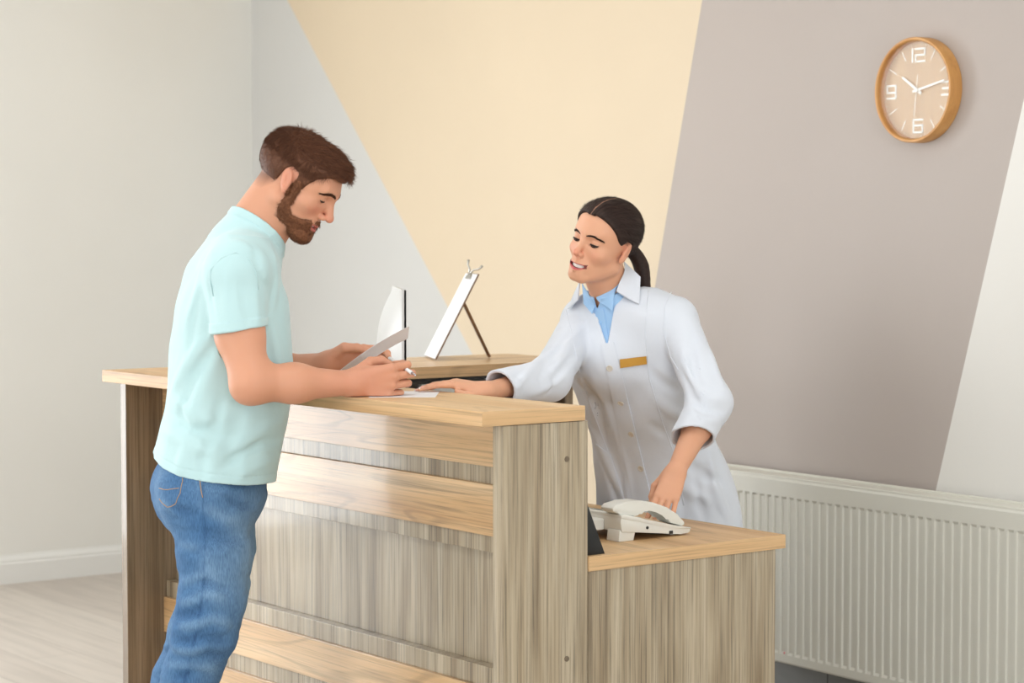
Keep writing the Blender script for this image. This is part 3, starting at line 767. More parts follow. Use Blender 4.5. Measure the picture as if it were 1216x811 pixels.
def folds_on(fn, lst, d0, d1, n=4):
    """folds drawn over a shape: (x0, y0, x1, y1, sag, width, height)"""
    out = []
    for x0, y0, x1, y1, sg, w, h in lst:
        t = np.linspace(0, 1, n+1); L = math.hypot(x1-x0, y1-y0); nx, ny = -(y1-y0)/L, (x1-x0)/L; b = np.sin(np.pi*t)*sg
        k = ray_hit(fn, x0+(x1-x0)*t+nx*b, y0+(y1-y0)*t+ny*b, d0, d1); k = k[np.abs(fn(k)) < .004]
        if len(k) > 1: out.append((k, max(w, .0105), h))
    return out

def strands(pts, dirs, nors, length, rad, cols, lift=.15, jitter=.25, seg=3, droop=None):
    """many short tapered hairs as one mesh (triangular section)"""
    n = len(pts); length = np.broadcast_to(length, (n,)).copy()*(.7+.6*RNG.rand(n))
    dirs = dirs+RNG.randn(n, 3)*jitter; dirs -= nors*(dirs*nors).sum(1)[:, None]; dirs /= np.linalg.norm(dirs, axis=1)[:, None]+1e-9
    side = np.cross(dirs, nors); V_, F_, C_ = [], [], []
    k3 = [(math.cos(a), math.sin(a)) for a in (0, 2.094, 4.189)]
    for i in range(seg+1):
        t = i/seg; w = rad*(1-.85*t)
        c = pts+dirs*(length*t)[:, None]+nors*(length*lift*t*(1-.35*t))[:, None]
        if droop is not None: c = c+np.asarray(droop)*(length*t*t)[:, None]
        for a, b in k3: V_.append(c+side*(a*w)+nors*(b*w))
    V_ = np.stack(V_, 1)                                   # n, (seg+1)*3, 3
    M_ = V_.shape[1]; base = np.arange(n)[:, None]*M_
    q = []
    for i in range(seg):
        for k in range(3):
            k2 = (k+1) % 3; q.append(np.stack([base[:, 0]+i*3+k, base[:, 0]+i*3+k2, base[:, 0]+(i+1)*3+k2, base[:, 0]+(i+1)*3+k], 1))
    return V_.reshape(-1, 3), np.concatenate(q), np.repeat(cols, M_, axis=0)

def join_np(parts):
    vs, qs, cs, o = [], [], [], 0
    for v, q, c in parts: vs.append(v); qs.append(q+o); cs.append(c); o += len(v)
    return np.concatenate(vs), np.concatenate(qs), np.concatenate(cs)

M_skin = tinted('skin', .48, sss=.12, bumpscale=900., bumpamt=.05, spec=.35)
M_hair = tinted('hair', .55, spec=.22); M_beard = tinted('beard hair', .6, spec=.2)
M_eye = tinted('eye', .15); M_teeth = plain('teeth', srgb(240, 236, 228), .25); M_lash = plain('dark lashes', srgb(38, 26, 22), .6)

def sdf_object(name, fn, lo, hi, h, mat, parent, tint=None, smooth_it=1, it=1, cut=None):
    v, q = mesh_sdf(fn, lo, hi, h)
    if smooth_it: v = relax(v, q, smooth_it, .4)
    if it: v = refine(fn, v, it)
    me = np_mesh(v, q); 
    if tint is not None: vcol(me, tint(v) if callable(tint) else np.tile(np.array(tint), (len(v), 1)))
    return link(name, me, mat, parent, smooth=True)

def face_parts(H, body, parent, brow_col, brow, iris, thick=.0016, teeth=(.0, .0075)):
    """eyes, lashes, brows, teeth"""
    for sgn in (1, -1):
        c = np.array([H.eye[0]*sgn, H.eye[1], H.eye[2]])
        bm = bmesh.new(); bmesh.ops.create_uvsphere(bm, u_segments=28, v_segments=20, radius=(H.er-.0003)*H.k); v = np.array([w.co[:] for w in bm.verts]); me = bm_mesh(bm)
        g = math.radians(H.look-2); gd = H.dirw((.0, math.cos(g), math.sin(g))); an = np.degrees(np.arccos(np.clip(v@gd/np.linalg.norm(v, axis=1), -1, 1)))
        col = np.where((an < 12)[:, None], np.array(srgb(14, 10, 9)), np.where((an < 29)[:, None], np.array(iris), np.array(srgb(236, 230, 225))))
        vcol(me, col); me.transform(Matrix.Translation(H.wld(c))); link('eye', me, M_eye, parent, smooth=True)
        for nm, off, rr in (('upper_lashes', 1, 1.), ('lower_lashes', -1, .5)):
            pts = []
            for t in np.linspace(-.97, .97, 15):
                a = math.radians(H.look+off*H.open*math.sqrt(1-t*t)); R_ = H.er+.0012
                rx = t*H.ew; ry_ = math.sqrt(max(R_*R_-rx*rx, 9e-6)); ext = .0008+(.0016*(t*sgn if False else abs(t)) if off > 0 else 0)
                pts.append(H.wld(c+np.array([rx*1.04, (ry_+ext)*math.cos(a), (ry_+ext)*math.sin(a)])))
            w = thick*rr*H.k
            bm = bmesh.new(); add_tube(bm, pts, [w*(.45+.75*math.sin(math.pi*(i+.5)/15)) for i in range(15)], 6); link(nm, bm_mesh(bm), M_lash, parent, smooth=True)
        # brow: short hairs on the brow arc
        n = brow[1]; t = RNG.rand(n); arc = np.array(brow[0]); s_ = np.clip(t*(len(arc)-1), 0, len(arc)-1.001); i0 = s_.astype(int); f = (s_-i0)[:, None]
        ctr = arc[i0]*(1-f)+arc[i0+1]*f; wd = brow[2]*np.sin(np.pi*np.clip(t*.88+.10, 0, 1))**.5
        ctr = ctr+np.column_stack([np.zeros(n), np.zeros(n), (RNG.rand(n)-.5)*wd]); ctr[:, 0] *= sgn
        dr = (arc[i0+1]-arc[i0]); dr[:, 0] *= sgn; dr[:, 2] += .25*np.linalg.norm(dr, axis=1)*(1-t)
        p = snap(body, H.wld(ctr), 6); nn = sdf_grad(body, p); nn /= np.linalg.norm(nn, axis=1)[:, None]
        v, q, cc = strands(p+nn*.0002, H.dirw(dr/np.linalg.norm(dr, axis=1)[:, None]), nn, .007, .00045*brow[3], np.tile(np.array(brow_col), (n, 1))*(.7+.6*RNG.rand(n, 1)), lift=.12, jitter=.15)
        me = np_mesh(v, q); vcol(me, cc); link('eyebrow', me, M_beard, parent)
    # upper teeth: a bowed band split by hair-thin gaps
    if H.gap > .002:
        bm = bmesh.new(); w = .0225 if not H.fem else .0275; nT = 8 if not H.fem else 10
        for i in range(nT):
            x0, x1 = -w+2*w*i/nT+.0002, -w+2*w*(i+1)/nT-.0002
            ring = []
            for x in (x0, (x0+x1)/2, x1):
                y = .0950-(.0135 if not H.fem else .0125)*(x/w)**2; zz = H.smile*x*x*(1-abs(x)*4)
                ring.append((x, y, zz))
            top, bot = H.mz+teeth[1], H.mz-teeth[0]
            vs_ = []
            for (x, y, zz) in ring:
                for z, yy in ((top, 0), (bot+.0006*(x != ring[1][0]), -.0002), (bot, -.004), (top, -.004)): vs_.append(bm.verts.new(H.wld((x, y+yy, z+zz))))
            for k in range(2):
                for j in range(4): bm.faces.new((vs_[k*4+j], vs_[k*4+(j+1) % 4], vs_[k*4+4+(j+1) % 4], vs_[k*4+4+j]))
            bm.faces.new(vs_[0:4]); bm.faces.new(vs_[8:12][::-1])
        link('teeth', bm_mesh(bm), M_teeth, parent)
def Pm(x, y, d): return P(x, y, d-.07)
# ------------------------------------------------------------------ the man at the counter
man = thing('person', 'bearded person in aqua t-shirt and jeans leaning on the counter, holding a paper', 'person', tuple(Pm(235, 1000, 5.08)*np.array([1, 1, 0])))
SK_M, BL_M, LIP_M = srgb(211, 153, 123), srgb(208, 128, 106), srgb(196, 112, 102)
HM = Head(Pm(353, 219, 5.06), head_axes(-14, 36), .94); HM.gap = .0034; HM.smile = 9.; HM.open = 8; HM.look = -30
SR, ER, WR = Pm(281, 325, 4.92), Pm(299, 455, 4.865), P(418, 455, 4.895)
MR = Pm(285, 398, 4.90)
SL, EL, WL = Pm(296, 325, 5.25), Pm(300, 446, 5.30), Pm(388, 432, 5.20)
NB = Pm(297, 285, 5.08); NT = HM.wld((0, -.018, -.045))
handR = Hand(WR, U*.98+V*.12+Z*.06, Z*.95-V*.1, 1.0, flex=[(32, 78, 38), (28, 86, 45), (30, 90, 45), (34, 88, 42)], spread=(3, 1, -2, -5),
             thumb=((.014, .022, -.012), (.046, .040, -.034), (.072, .040, -.046), (.092, .030, -.048)))
if handR.D@V > 0: handR.flip()
handL = Hand(WL, U*.96+V*.05+Z*.14, Z*.8-V*.5, 1.0, flex=[(20, 40, 25), (22, 45, 25), (26, 48, 26), (30, 50, 26)], spread=(3, 1, -2, -5),
             thumb=((.014, .024, -.006), (.048, .046, -.010), (.078, .044, -.016), (.102, .034, -.020)))
if handL.D@V < 0: handL.flip()
def armR(p):
    d = smin(s_cone(p, SR, MR, .056, .0535), s_cone(p, MR, ER, .0535, .043), .02)
    d = smin(d, s_cone(p, ER, ER+(WR-ER)*.42, .042, .0405), .03)
    d = smin(d, s_cone(p, ER+(WR-ER)*.42, WR, .0405, .0265), .03)
    return smin(d, s_cone(p, ER-Z*.010-U*.012, ER-Z*.008, .030, .030), .02)
def armL(p):
    d = s_cone(p, SL, EL, .055, .044); d = smin(d, s_cone(p, EL, EL+(WL-EL)*.4, .042, .039), .03)
    return smin(d, s_cone(p, EL+(WL-EL)*.4, WL, .039, .0265), .03)
TC = Pm(262, 400, 5.08)                               # inside the shirt only
def trunk(p):
    d = s_cone(p, NB-Z*.14-U*.05, Pm(242, 540, 5.09), .080, .085)
    d = smin(d, s_cone(p, NB-Z*.04-U*.01, SR+U*.005, .06, .05), .04); d = smin(d, s_cone(p, NB-Z*.04-U*.01, SL, .06, .05), .04)
    d = smin(d, s_cone(p, NB, NT, .060, .056), .03)
    d = smin(d, s_cone(p, NB-U*.028, HM.wld((0, -.048, -.036)), .045, .038), .035)      # nape
    return smin(d, s_cone(p, NB+U*.015-Z*.02, HM.wld((0, .02, -.075)), .042, .030), .035)
bodyM_ = blend_groups([Group(HM, HM.wld((0, .01, .01)), .17), Group(trunk, TC, .42), Group(armR, (SR+ER+WR)/3, .28), Group(armL, (SL+EL+WL)/3, .28),
                      Group(handR, handR.c, handR.r), Group(handL, handL.c, handL.r)], .016)
def bodyM(p): return keep_off(bodyM_(p), p)
def beard_mask(q):
    """where the beard grows, head space"""
    x = np.abs(q[:, 0])
    up = np.interp(q[:, 1], [.0, .02, .035, .05, .07, .09, .11], [-.030, -.014, -.036, -.052, -.050, -.040, -.036])
    m = np.clip((up-q[:, 2])/.010, 0, 1)*np.clip((q[:, 1]-.010)/.010, 0, 1)*np.clip((q[:, 2]+.118)/.01, 0, 1)
    side = np.exp(-((q[:, 1]-.024)/.011)**2)*(x > .05)*np.clip((.035-q[:, 2])/.012, 0, 1)*(q[:, 2] > -.07)
    lipz = q[:, 2]-HM.smile*x*x*(1-x*4)
    lips = np.exp(-(((lipz-HM.mz)/.0125)**4))*(x < .027)*(q[:, 1] > .08)
    gap = np.exp(-((x-.013)/.007)**2)*np.exp(-((q[:, 2]+.079)/.006)**2)*.5
    und = np.clip((q[:, 1]-.045)/.02, 0, 1)*(q[:, 2] < -.085)+(q[:, 2] >= -.085)
    return np.clip(np.maximum(m, side)*und-lips-gap, 0, 1)
def hair_edge(q):
    """> 0 where scalp hair grows"""
    x = np.abs(q[:, 0]); y, z = q[:, 1], q[:, 2]
    line = np.interp(y, [-.12, -.085, -.055, -.035, -.022, -.012, .012, .020, .036, .044, .055, .070, .085, .12], [-.062, -.058, -.046, -.020, .030, .044, .040, -.004, -.002, .030, .052, .066, .080, .090])
    return z-line
def tintM(v):
    q = HM.loc(v); col = face_tint(HM, v, SK_M, LIP_M, BL_M)
    near = np.linalg.norm(v-HM.C, axis=1) < .2
    b = beard_mask(q)*near*.75; hr = np.clip((hair_edge(q)+.006)/.034, 0, 1)*near*.7
    for w in (b, hr): col = col*(1-w[:, None])+np.array(srgb(96, 62, 44))*w[:, None]
    arm = np.clip((.14-np.minimum(np.linalg.norm(v-WR, axis=1), np.linalg.norm(v-WL, axis=1)))/.10, 0, 1)[:, None]
    col = col*(1-.35*arm)+np.array(srgb(206, 138, 114))*.35*arm
    col = handR.tint(v, col, srgb(232, 180, 164)); col = handL.tint(v, col, srgb(232, 180, 164))
    return col
lo = np.minimum.reduce([TC-.42, Pm(180, 600, 4.8)]); hi = np.maximum.reduce([HM.C+.2, Pm(510, 150, 5.3)])
allp = np.array([HM.C+.19, HM.C-.19, Pm(250, 560, 5.09), SR, SL, ER-.08, EL, WR, WL, handR.c+.12, handR.c-.12, handL.c+.12, handL.c-.12, Pm(250, 560, 5.09)-.15, NB+.2, TC-.25, TC+.25, ER+.07, EL+.1, EL-.08])
sdf_object('body', bodyM, allp.min(0), allp.max(0), .0017, M_skin, man, tintM, 1, 1)
BROW_M = ([(.009, .104, .030), (.019, .102, .0335), (.030, .097, .0355), (.041, .088, .034), (.049, .078, .028)], 460, .0062, 1.0)
face_parts(HM, bodyM, man, srgb(78, 50, 36), BROW_M, srgb(96, 70, 50), thick=.0013, teeth=(.0012, .003))

# --- scalp hair: a close cap plus loose strands, longer on top
def hairM(p):
    q = HM.loc(p); x = np.abs(q[:, 0]); y, z = q[:, 1], q[:, 2]
    top = np.clip((z-.050)/.075, 0, 1); th = .0035+.009*top+.009*top*np.clip((y-.0)/.07, 0, 1)
    d = HM.skull(q)-th
    d = smin(d, s_cone(q, (-.03, .062, .094), (.012, .092, .086), .016, .011), .02); d = smin(d, s_cone(q, (.03, .062, .093), (.028, .088, .083), .014, .010), .02)
    n = vnoise(np.column_stack([q[:, 0]*260, y*45, z*120]))*.0012*top+vnoise(np.column_stack([x*150, y*90, z*60+9]))*.0008
    d = d+n
    fr = np.clip((y-.07)/.03, 0, 1)*.012*(z > .07)              # the fringe may overhang the hairline
    return smax(d, -(hair_edge(q)+fr)*.8, .004)
lo = HM.C-.2; hi = HM.C+.2
v, q4 = mesh_sdf(hairM, lo, hi, .0022); v = relax(v, q4, 1, .4)
qh = HM.loc(v); tone = (.75+.5*RNG.rand(len(v)))[:, None]
HAIR_M = np.array(srgb(92, 57, 38)); LITE_M = np.array(srgb(98, 62, 42))
side = np.clip((.085-qh[:, 2])/.06, 0, 1)[:, None]
parts = [(v, q4, (HAIR_M*(1-side*.35)+LITE_M*side*.35)*tone)]
nv = sdf_grad(hairM, v); nv /= np.linalg.norm(nv, axis=1)[:, None]+1e-9
outer = np.flatnonzero((hairM(v+nv*.004) > .0025) & (hair_edge(qh) > np.where(qh[:, 1] > .02, .008, -.004)))
for cnt, sel, ln, rad, lift, jit in ((7500, outer[qh[outer, 2] > .085], .026, .0006, .10, .22), (6500, outer[(qh[outer, 2] > .055) & (qh[outer, 2] <= .105)], .019, .0005, .12, .3), (7500, outer[qh[outer, 2] <= .095], .010, .0004, .12, .3)):
    i = RNG.choice(sel, cnt); qq = qh[i]; tp = (qq[:, 2] > .085-.02*RNG.rand(cnt))[:, None]
    dl = np.where(tp, np.column_stack([-.45+.3*RNG.randn(cnt), -.6+1.5*np.clip((qq[:, 1]+.09)/.09, 0, 1), -.8+.9*np.clip((qq[:, 1]+.09)/.09, 0, 1)]), np.column_stack([np.zeros(cnt), np.where(qq[:, 1] > .01, .1, -.5), -np.ones(cnt)]))
    s_ = np.clip((.085-qq[:, 2])/.06, 0, 1)[:, None]
    parts.append(strands(v[i]-nv[i]*.0008, HM.dirw(dl), nv[i], ln, rad, (HAIR_M*(1-s_*.4)+LITE_M*s_*.4)*(.6+.9*RNG.rand(cnt, 1)), lift=lift, jitter=jit))
v, q4, c = join_np(parts); me = np_mesh(v, q4); vcol(me, c); link('hair', me, M_hair, man, smooth=True)
# --- beard
def beardM(p):
    q = HM.loc(p); b = beard_mask(q)
    return HM.local(q)-.0002-(.0036+.004*np.clip((-.075-q[:, 2])/.02, 0, 1))*b+vnoise(q*420)*.0009*b+np.where(b < .25, .003, 0)
v, q4 = mesh_sdf(beardM, HM.wld((0, .03, -.04))-.13, HM.wld((0, .03, -.04))+.13, .0021)
qb = HM.loc(v); keep = beard_mask(qb) > .22; vk = np.flatnonzero(keep)
nv = sdf_grad(HM, v[vk]); nv /= np.linalg.norm(nv, axis=1)[:, None]+1e-9
out_ = HM(v[vk]) > .001; vk = vk[out_]; nv = nv[out_]
fm = np.isin(q4, vk).all(1); q4 = q4[fm]; used = np.unique(q4); remap = -np.ones(len(v), int); remap[used] = np.arange(len(used))
BE = np.array(srgb(116, 74, 50)); parts = [(v[used], remap[q4], np.tile(BE, (len(used), 1))*(.7+.6*RNG.rand(len(used), 1)))]
i = RNG.randint(0, len(vk), 6500); qq = HM.loc(v[vk[i]])
dl = np.column_stack([.25*np.sign(qq[:, 0]), .35*np.ones(len(i)), -np.ones(len(i))])
parts.append(strands(v[vk[i]]-nv[i]*.0012, HM.dirw(dl), nv[i], .0075, .00042, BE*(.35+1.3*RNG.rand(len(i), 1)), lift=.4, jitter=.6))
v, q4, c = join_np(parts); me = np_mesh(v, q4); vcol(me, c); link('beard', me, M_beard, man)

# ------------------------------------------------------------------ his t-shirt
D0 = 5.01
def pz(py): return P(260, py, D0)[2]
def pu(px): return (px-608)/F_PX*D0
TS = [(pz(y), (pu(l)+pu(r))/2, (pu(r)-pu(l))/2, a) for y, l, r, a in (
    (282, 252, 318, .130), (300, 235, 327, .165), (325, 219, 334, .180), (358, 208, 343, .180), (394, 202, 347, .175), (429, 198.5, 349, .172), (459, 197, 348, .172),
    (485, 193, 344, .176), (510, 186, 340, .178), (545, 176.5, 333, .188), (575, 171, 328, .194), (600, 168, 326, .196))]
fu = U*math.cos(math.radians(15))+V*math.sin(math.radians(15)); fl = -U*math.sin(math.radians(15))+V*math.cos(math.radians(15))
def stackM(p, grow=0.0):
    t = lerp_tab(np.clip(p[:, 2], pz(600), pz(282)), TS); q = p-CAM
    u = q@U-t[:, 0]; v = q@V-D0
    f = u*math.cos(math.radians(15))+v*math.sin(math.radians(15)); l = -u*math.sin(math.radians(15))+v*math.cos(math.radians(15))
    b = np.sqrt(np.maximum(t[:, 1]**2-(t[:, 2]*.25)**2, .002))+grow; a = t[:, 2]+grow; n = 2.35
    r = ((np.abs(f)/b)**n+(np.abs(l)/a)**n)**(1/n)
    d = (r-1)*np.minimum(a, b)*.92
    return np.maximum(d, np.maximum(p[:, 2]-pz(286), pz(600)-p[:, 2]))
SLE, SLL = Pm(283, 392, 4.90), Pm(290, 392, 5.275)
hemR = nrm(np.cross(Pm(312, 388, 4.9)-Pm(252, 396, 4.9), V)); hemR = hemR if hemR[2] < 0 else -hemR; cR = Pm(283, 392, 4.9)
def sleeveR(p, g=0.): return s_cone(p, SR-Z*.004, SLE+nrm(SLE-SR)*.03, .0665+g, .0615+g)
def sleeveL(p, g=0.): return s_cone(p, SL, SLL-Z*.03, .066+g, .062+g)
def shirt_parts(p, bR=0.):
    d = stackM(p)
    tr = smin(s_cone(p, NB-Z*.030-U*.010, SR+U*.002+Z*.010, .072, .070), s_cone(p, NB-Z*.030-U*.010, SL+Z*.010, .072, .066), .03)
    d = smin(d, tr, .035)
    d = smin(d, s_cone(p, NB-Z*.035-U*.010, NT-U*.006, .066, .061), .03)
    d = smin(d, s_cone(p, NB-U*.029, HM.wld((0, -.048, -.036)), .0555, .047), .02)
    return smin(d, s_cone(p, NB-Z*.03-U*.030, Pm(259, 330, 5.08), .064, .070), .03)
def shirt_base(p):
    bR = np.where(np.abs((p-cR)@hemR+.011) < .011, .0026, 0)
    d = smin(shirt_parts(p), smax(sleeveR(p)-bR, (p-cR)@hemR, .002), .014)
    return smin(d, smax(sleeveL(p), SLL[2]-p[:, 2], .002), .014)
CF = folds_on(shirt_base, [
    (248, 400, 204, 470, 4, .016, .009), (252, 412, 212, 505, 6, .013, -.008), (258, 425, 224, 530, 6, .018, .009), (262, 470, 236, 552, -4, .014, -.007), (200, 468, 262, 500, 6, .013, .009), (196, 486, 268, 520, 7, .012, -.009), (192, 506, 262, 538, 6, .016, .008),
    (318, 372, 334, 470, -3, .016, .006), (320, 395, 326, 480, 2, .012, -.006), (336, 500, 272, 540, 6, .014, .008), (334, 520, 262, 556, 6, .012, -.007), (330, 545, 280, 568, 4, .014, .006), (300, 486, 290, 560, 4, .018, .006), (222, 530, 214, 566, 2, .016, .007), (245, 540, 240, 572, 2, .012, -.005),
    (303, 296, 318, 345, 4, .010, -.006), (324, 300, 326, 360, -3, .014, .006), (250, 330, 256, 385, 3, .009, -.005), (268, 325, 270, 384, 2, .010, .005), (286, 335, 298, 386, 2, .009, -.005), (304, 340, 308, 382, 1, .008, .004), (240, 300, 222, 380, -5, .02, .006), (238, 345, 226, 420, 3, .012, -.006), (275, 285, 300, 300, -3, .012, .004)], 4.5, 5.3)
CF_BIG = [(pts, w, h) for pts, w, h in CF]
def shirt_solid(p, thin=0.):
    n = .0024*vnoise(p*18)+.0012*vnoise(p*np.array([30, 30, 12])+7)+creases(p, CF)
    if thin: return np.minimum(shirt_parts(p), np.minimum(sleeveR(p), sleeveL(p)))-n+thin
    return shirt_base(p)-n
cn = nrm(np.cross(nrm(Pm(325, 283, 5.0)-Pm(273, 243, 5.0)), fl)); cn = cn if cn[2] > 0 else -cn; c0n = (Pm(325, 283, 5.07)+Pm(273, 243, 5.07))/2
_hp = np.array([P(x, y, 4.88) for x, y in ((165, 543), (178, 550), (192, 557), (215, 564.5), (250, 570.5), (290, 575.5), (330, 578))]); _hu = (_hp-CAM)@U
def hem_z(p): return np.interp((p-CAM)@U, _hu, _hp[:, 2])
def shirtM(p):
    s = shirt_solid(p)
    # outlines: collar, sleeve mouths, hem
    nk = (p-c0n)@cn-.012*np.abs((p-c0n)@fl)/.06
    near_neck = s_cone(p, NB-Z*.035-U*.010, NT-U*.006+(NT-NB)*.3, .090, .086)
    dist_n = np.linalg.norm(p-c0n, axis=1)
    band = np.where((nk > -.020) & (dist_n < .14), .0022, 0)
    hz = p[:, 2]-hem_z(p)
    sh = np.maximum(s-band+.0012*np.exp(-((hz-.020)/.002)**2), -shirt_solid(p, thin=.0065))
    sh = np.maximum(sh, -np.maximum(-nk, near_neck))
    return keep_off(np.maximum(sh, -hz), p, .0005)
M_shirt, nt, b = new_mat('aqua cotton jersey'); b.inputs['Base Color'].default_value = (*srgb(187, 217, 219), 1); b.inputs['Roughness'].default_value = .85; b.inputs['Specular IOR Level'].default_value = .15; b.inputs['Sheen Weight'].default_value = .25
tc = N(nt, 'ShaderNodeTexCoord'); n1 = N(nt, 'ShaderNodeTexNoise', Scale=38.0, Detail=2.0); n2 = N(nt, 'ShaderNodeTexNoise', Scale=900.0, Detail=1.0); nt.links.new(tc.outputs['Object'], n1.inputs['Vector']); nt.links.new(tc.outputs['Object'], n2.inputs['Vector'])
ad = N(nt, 'ShaderNodeMath', operation='MULTIPLY_ADD'); nt.links.new(n2.outputs['Fac'], ad.inputs[0]); ad.inputs[1].default_value = .06; nt.links.new(n1.outputs['Fac'], ad.inputs[2]); bump(nt, b, ad.outputs[0], .25, .004)
sdf_object('t_shirt', shirtM, Pm(150, 600, 5.0)-V*.0-np.array([.32, .32, .0]), Pm(360, 235, 5.1)+np.array([.30, .30, .0]), .0031, M_shirt, man, None, 1, 1)
link('sleeve_seam', tube_mesh(snap(shirt_solid, np.array([Pm(x, y, 4.86)-V*.0 for x, y in ((243, 352), (238, 335), (245, 320), (262, 306), (280, 300), (298, 307), (309, 322), (314, 345))]), 8)-V*.0008, .0019, 6), M_shirt, man, smooth=True)

# ------------------------------------------------------------------ jeans and shoes
LEG_R = [(Pm(247, 598, 5.00), .093), (Pm(254, 660, 4.985), .077), (Pm(252, 712, 4.975), .072), (Pm(243, 752, 4.97), .069), (Pm(227, 800, 4.985), .060), (Pm(205, 870, 5.02), .060), (Pm(182, 955, 5.06), .054)]
LEG_L = [(Pm(256, 598, 5.20), .098), (Pm(262, 650, 5.20), .077), (Pm(257, 700, 5.20), .071), (Pm(237, 745, 5.20), .066), (Pm(212, 805, 5.22), .056), (Pm(190, 870, 5.25), .058), (Pm(168, 955, 5.30), .054)]
def legchain(p, L):
    d = None
    for (a, ra), (b, rb) in zip(L, L[1:]):
        e = s_cone(p, a, b, ra, rb); d = e if d is None else smin(d, e, .03)
    return d
JFL = [(204, 716, 240, 708, 3, .009, .006), (240, 706, 266, 712, -2, .009, .006), (206, 730, 242, 722, 3, .008, -.007), (214, 744, 250, 734, 3, .010, .008), (246, 736, 276, 744, -3, .009, .006), (206, 758, 238, 757, 3, .008, -.007), (236, 757, 270, 764, -3, .008, -.006), (204, 771, 244, 770, 3, .010, .007), (242, 775, 268, 778, 2, .008, -.007),
       (200, 788, 232, 786, 3, .009, .005), (228, 792, 258, 796, -2, .009, .005), (204, 802, 230, 800, 2, .008, -.005), (226, 690, 270, 704, -4, .010, -.004), (268, 590, 314, 604, 4, .010, -.006), (240, 600, 304, 624, 5, .013, .006), (238, 624, 290, 646, 4, .012, -.004), (202, 606, 232, 614, -3, .007, -.006), (192, 594, 212, 610, 2, .010, .005),
       (206, 642, 236, 650, 2, .010, .004), (214, 690, 246, 680, 3, .012, .005), (244, 650, 262, 700, 4, .012, .003), (190, 752, 204, 742, 0, .008, .005), (188, 778, 202, 770, 0, .008, -.005), (194, 828, 240, 835, 3, .010, .006), (190, 850, 230, 848, 3, .010, -.006)]
def jeans_base(p):
    d = smin(legchain(p, LEG_R), legchain(p, LEG_L), .02)
    hip = s_ell(p, Pm(248, 582, 5.09), np.array([.134, .160, .125]), np.column_stack([fu, fl, Z]))
    d = smin(d, hip, .04)
    d = smin(d, s_ell(p, Pm(232, 584, 4.995), (.078, .08, .08)), .03); d = smin(d, s_ell(p, Pm(232, 584, 5.18), (.078, .08, .08)), .03)
    return d
JF = folds_on(jeans_base, JFL, 4.5, 5.4)
def jeansM(p):
    d = jeans_base(p)-creases(p, JF)-.0022*vnoise(p*np.array([22, 22, 40]))-.0016*vnoise(p*np.array([45, 45, 80])+3)
    sm = LEGSEAM(p)
    return np.maximum(d-.0012*sm, p[:, 2]-pz(545))
seam_pts = [Pm(239, 560, 4.9), Pm(241, 600, 4.9), Pm(243, 650, 4.9), Pm(241, 700, 4.9), Pm(236, 740, 4.9), Pm(224, 790, 4.92), Pm(205, 860, 4.95), Pm(180, 955, 5.0)]
def LEGSEAM(p):
    out = np.zeros(len(p))
    for a, b in zip(seam_pts, seam_pts[1:]):
        dd = b-a; t = np.clip((p-a)@dd/(dd@dd), 0, 1); e = (p-a-t[:, None]*dd); out = np.maximum(out, np.exp(-((e@U)/.0035)**2)*(np.abs(e[:, 2]) < .02))
    return out
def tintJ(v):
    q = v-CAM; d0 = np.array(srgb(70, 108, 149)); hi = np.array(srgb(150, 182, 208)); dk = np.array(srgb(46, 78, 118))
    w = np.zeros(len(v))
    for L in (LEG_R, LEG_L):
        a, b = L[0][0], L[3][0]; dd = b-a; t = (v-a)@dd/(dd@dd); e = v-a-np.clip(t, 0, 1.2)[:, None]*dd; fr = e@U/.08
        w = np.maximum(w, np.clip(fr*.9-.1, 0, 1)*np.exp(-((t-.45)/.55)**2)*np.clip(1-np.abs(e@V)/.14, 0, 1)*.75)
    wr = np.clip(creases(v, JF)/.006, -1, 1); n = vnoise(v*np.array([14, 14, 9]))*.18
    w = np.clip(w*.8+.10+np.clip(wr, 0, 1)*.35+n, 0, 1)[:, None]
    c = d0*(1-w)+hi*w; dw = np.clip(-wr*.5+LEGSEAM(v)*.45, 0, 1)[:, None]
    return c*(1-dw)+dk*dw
M_jean, nt, b = new_mat('blue denim'); a_ = N(nt, 'ShaderNodeAttribute', attribute_name='tint'); w1 = N(nt, 'ShaderNodeTexNoise', Scale=1.0, Detail=2.0); nt.links.new(coords(nt, (420, 420, 60)).outputs[0], w1.inputs['Vector'])
rr_ = ramp(nt, [(.3, (.72, .74, .78)), (.7, (1.2, 1.18, 1.15))]); nt.links.new(w1.outputs['Fac'], rr_.inputs['Fac']); mx = N(nt, 'ShaderNodeMix', data_type='RGBA', blend_type='MULTIPLY'); mx.inputs[0].default_value = 1
nt.links.new(a_.outputs['Color'], mx.inputs[6]); nt.links.new(rr_.outputs[0], mx.inputs[7]); nt.links.new(mx.outputs[2], b.inputs['Base Color']); b.inputs['Roughness'].default_value = .85; b.inputs['Specular IOR Level'].default_value = .2
w2 = N(nt, 'ShaderNodeTexNoise', Scale=60.0, Detail=3.0); tc = N(nt, 'ShaderNodeTexCoord'); nt.links.new(tc.outputs['Object'], w2.inputs['Vector']); bump(nt, b, w2.outputs['Fac'], .25, .004)
ja = np.array([q for L in (LEG_R, LEG_L) for q, _ in L]+[Pm(175, 560, 5.09)-fl*.2, Pm(330, 560, 5.09)+fl*.2])
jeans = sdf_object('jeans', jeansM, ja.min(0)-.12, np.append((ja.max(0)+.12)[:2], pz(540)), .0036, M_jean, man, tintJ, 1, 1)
M_thread = plain('tan jean stitching', srgb(176, 146, 112), .7)
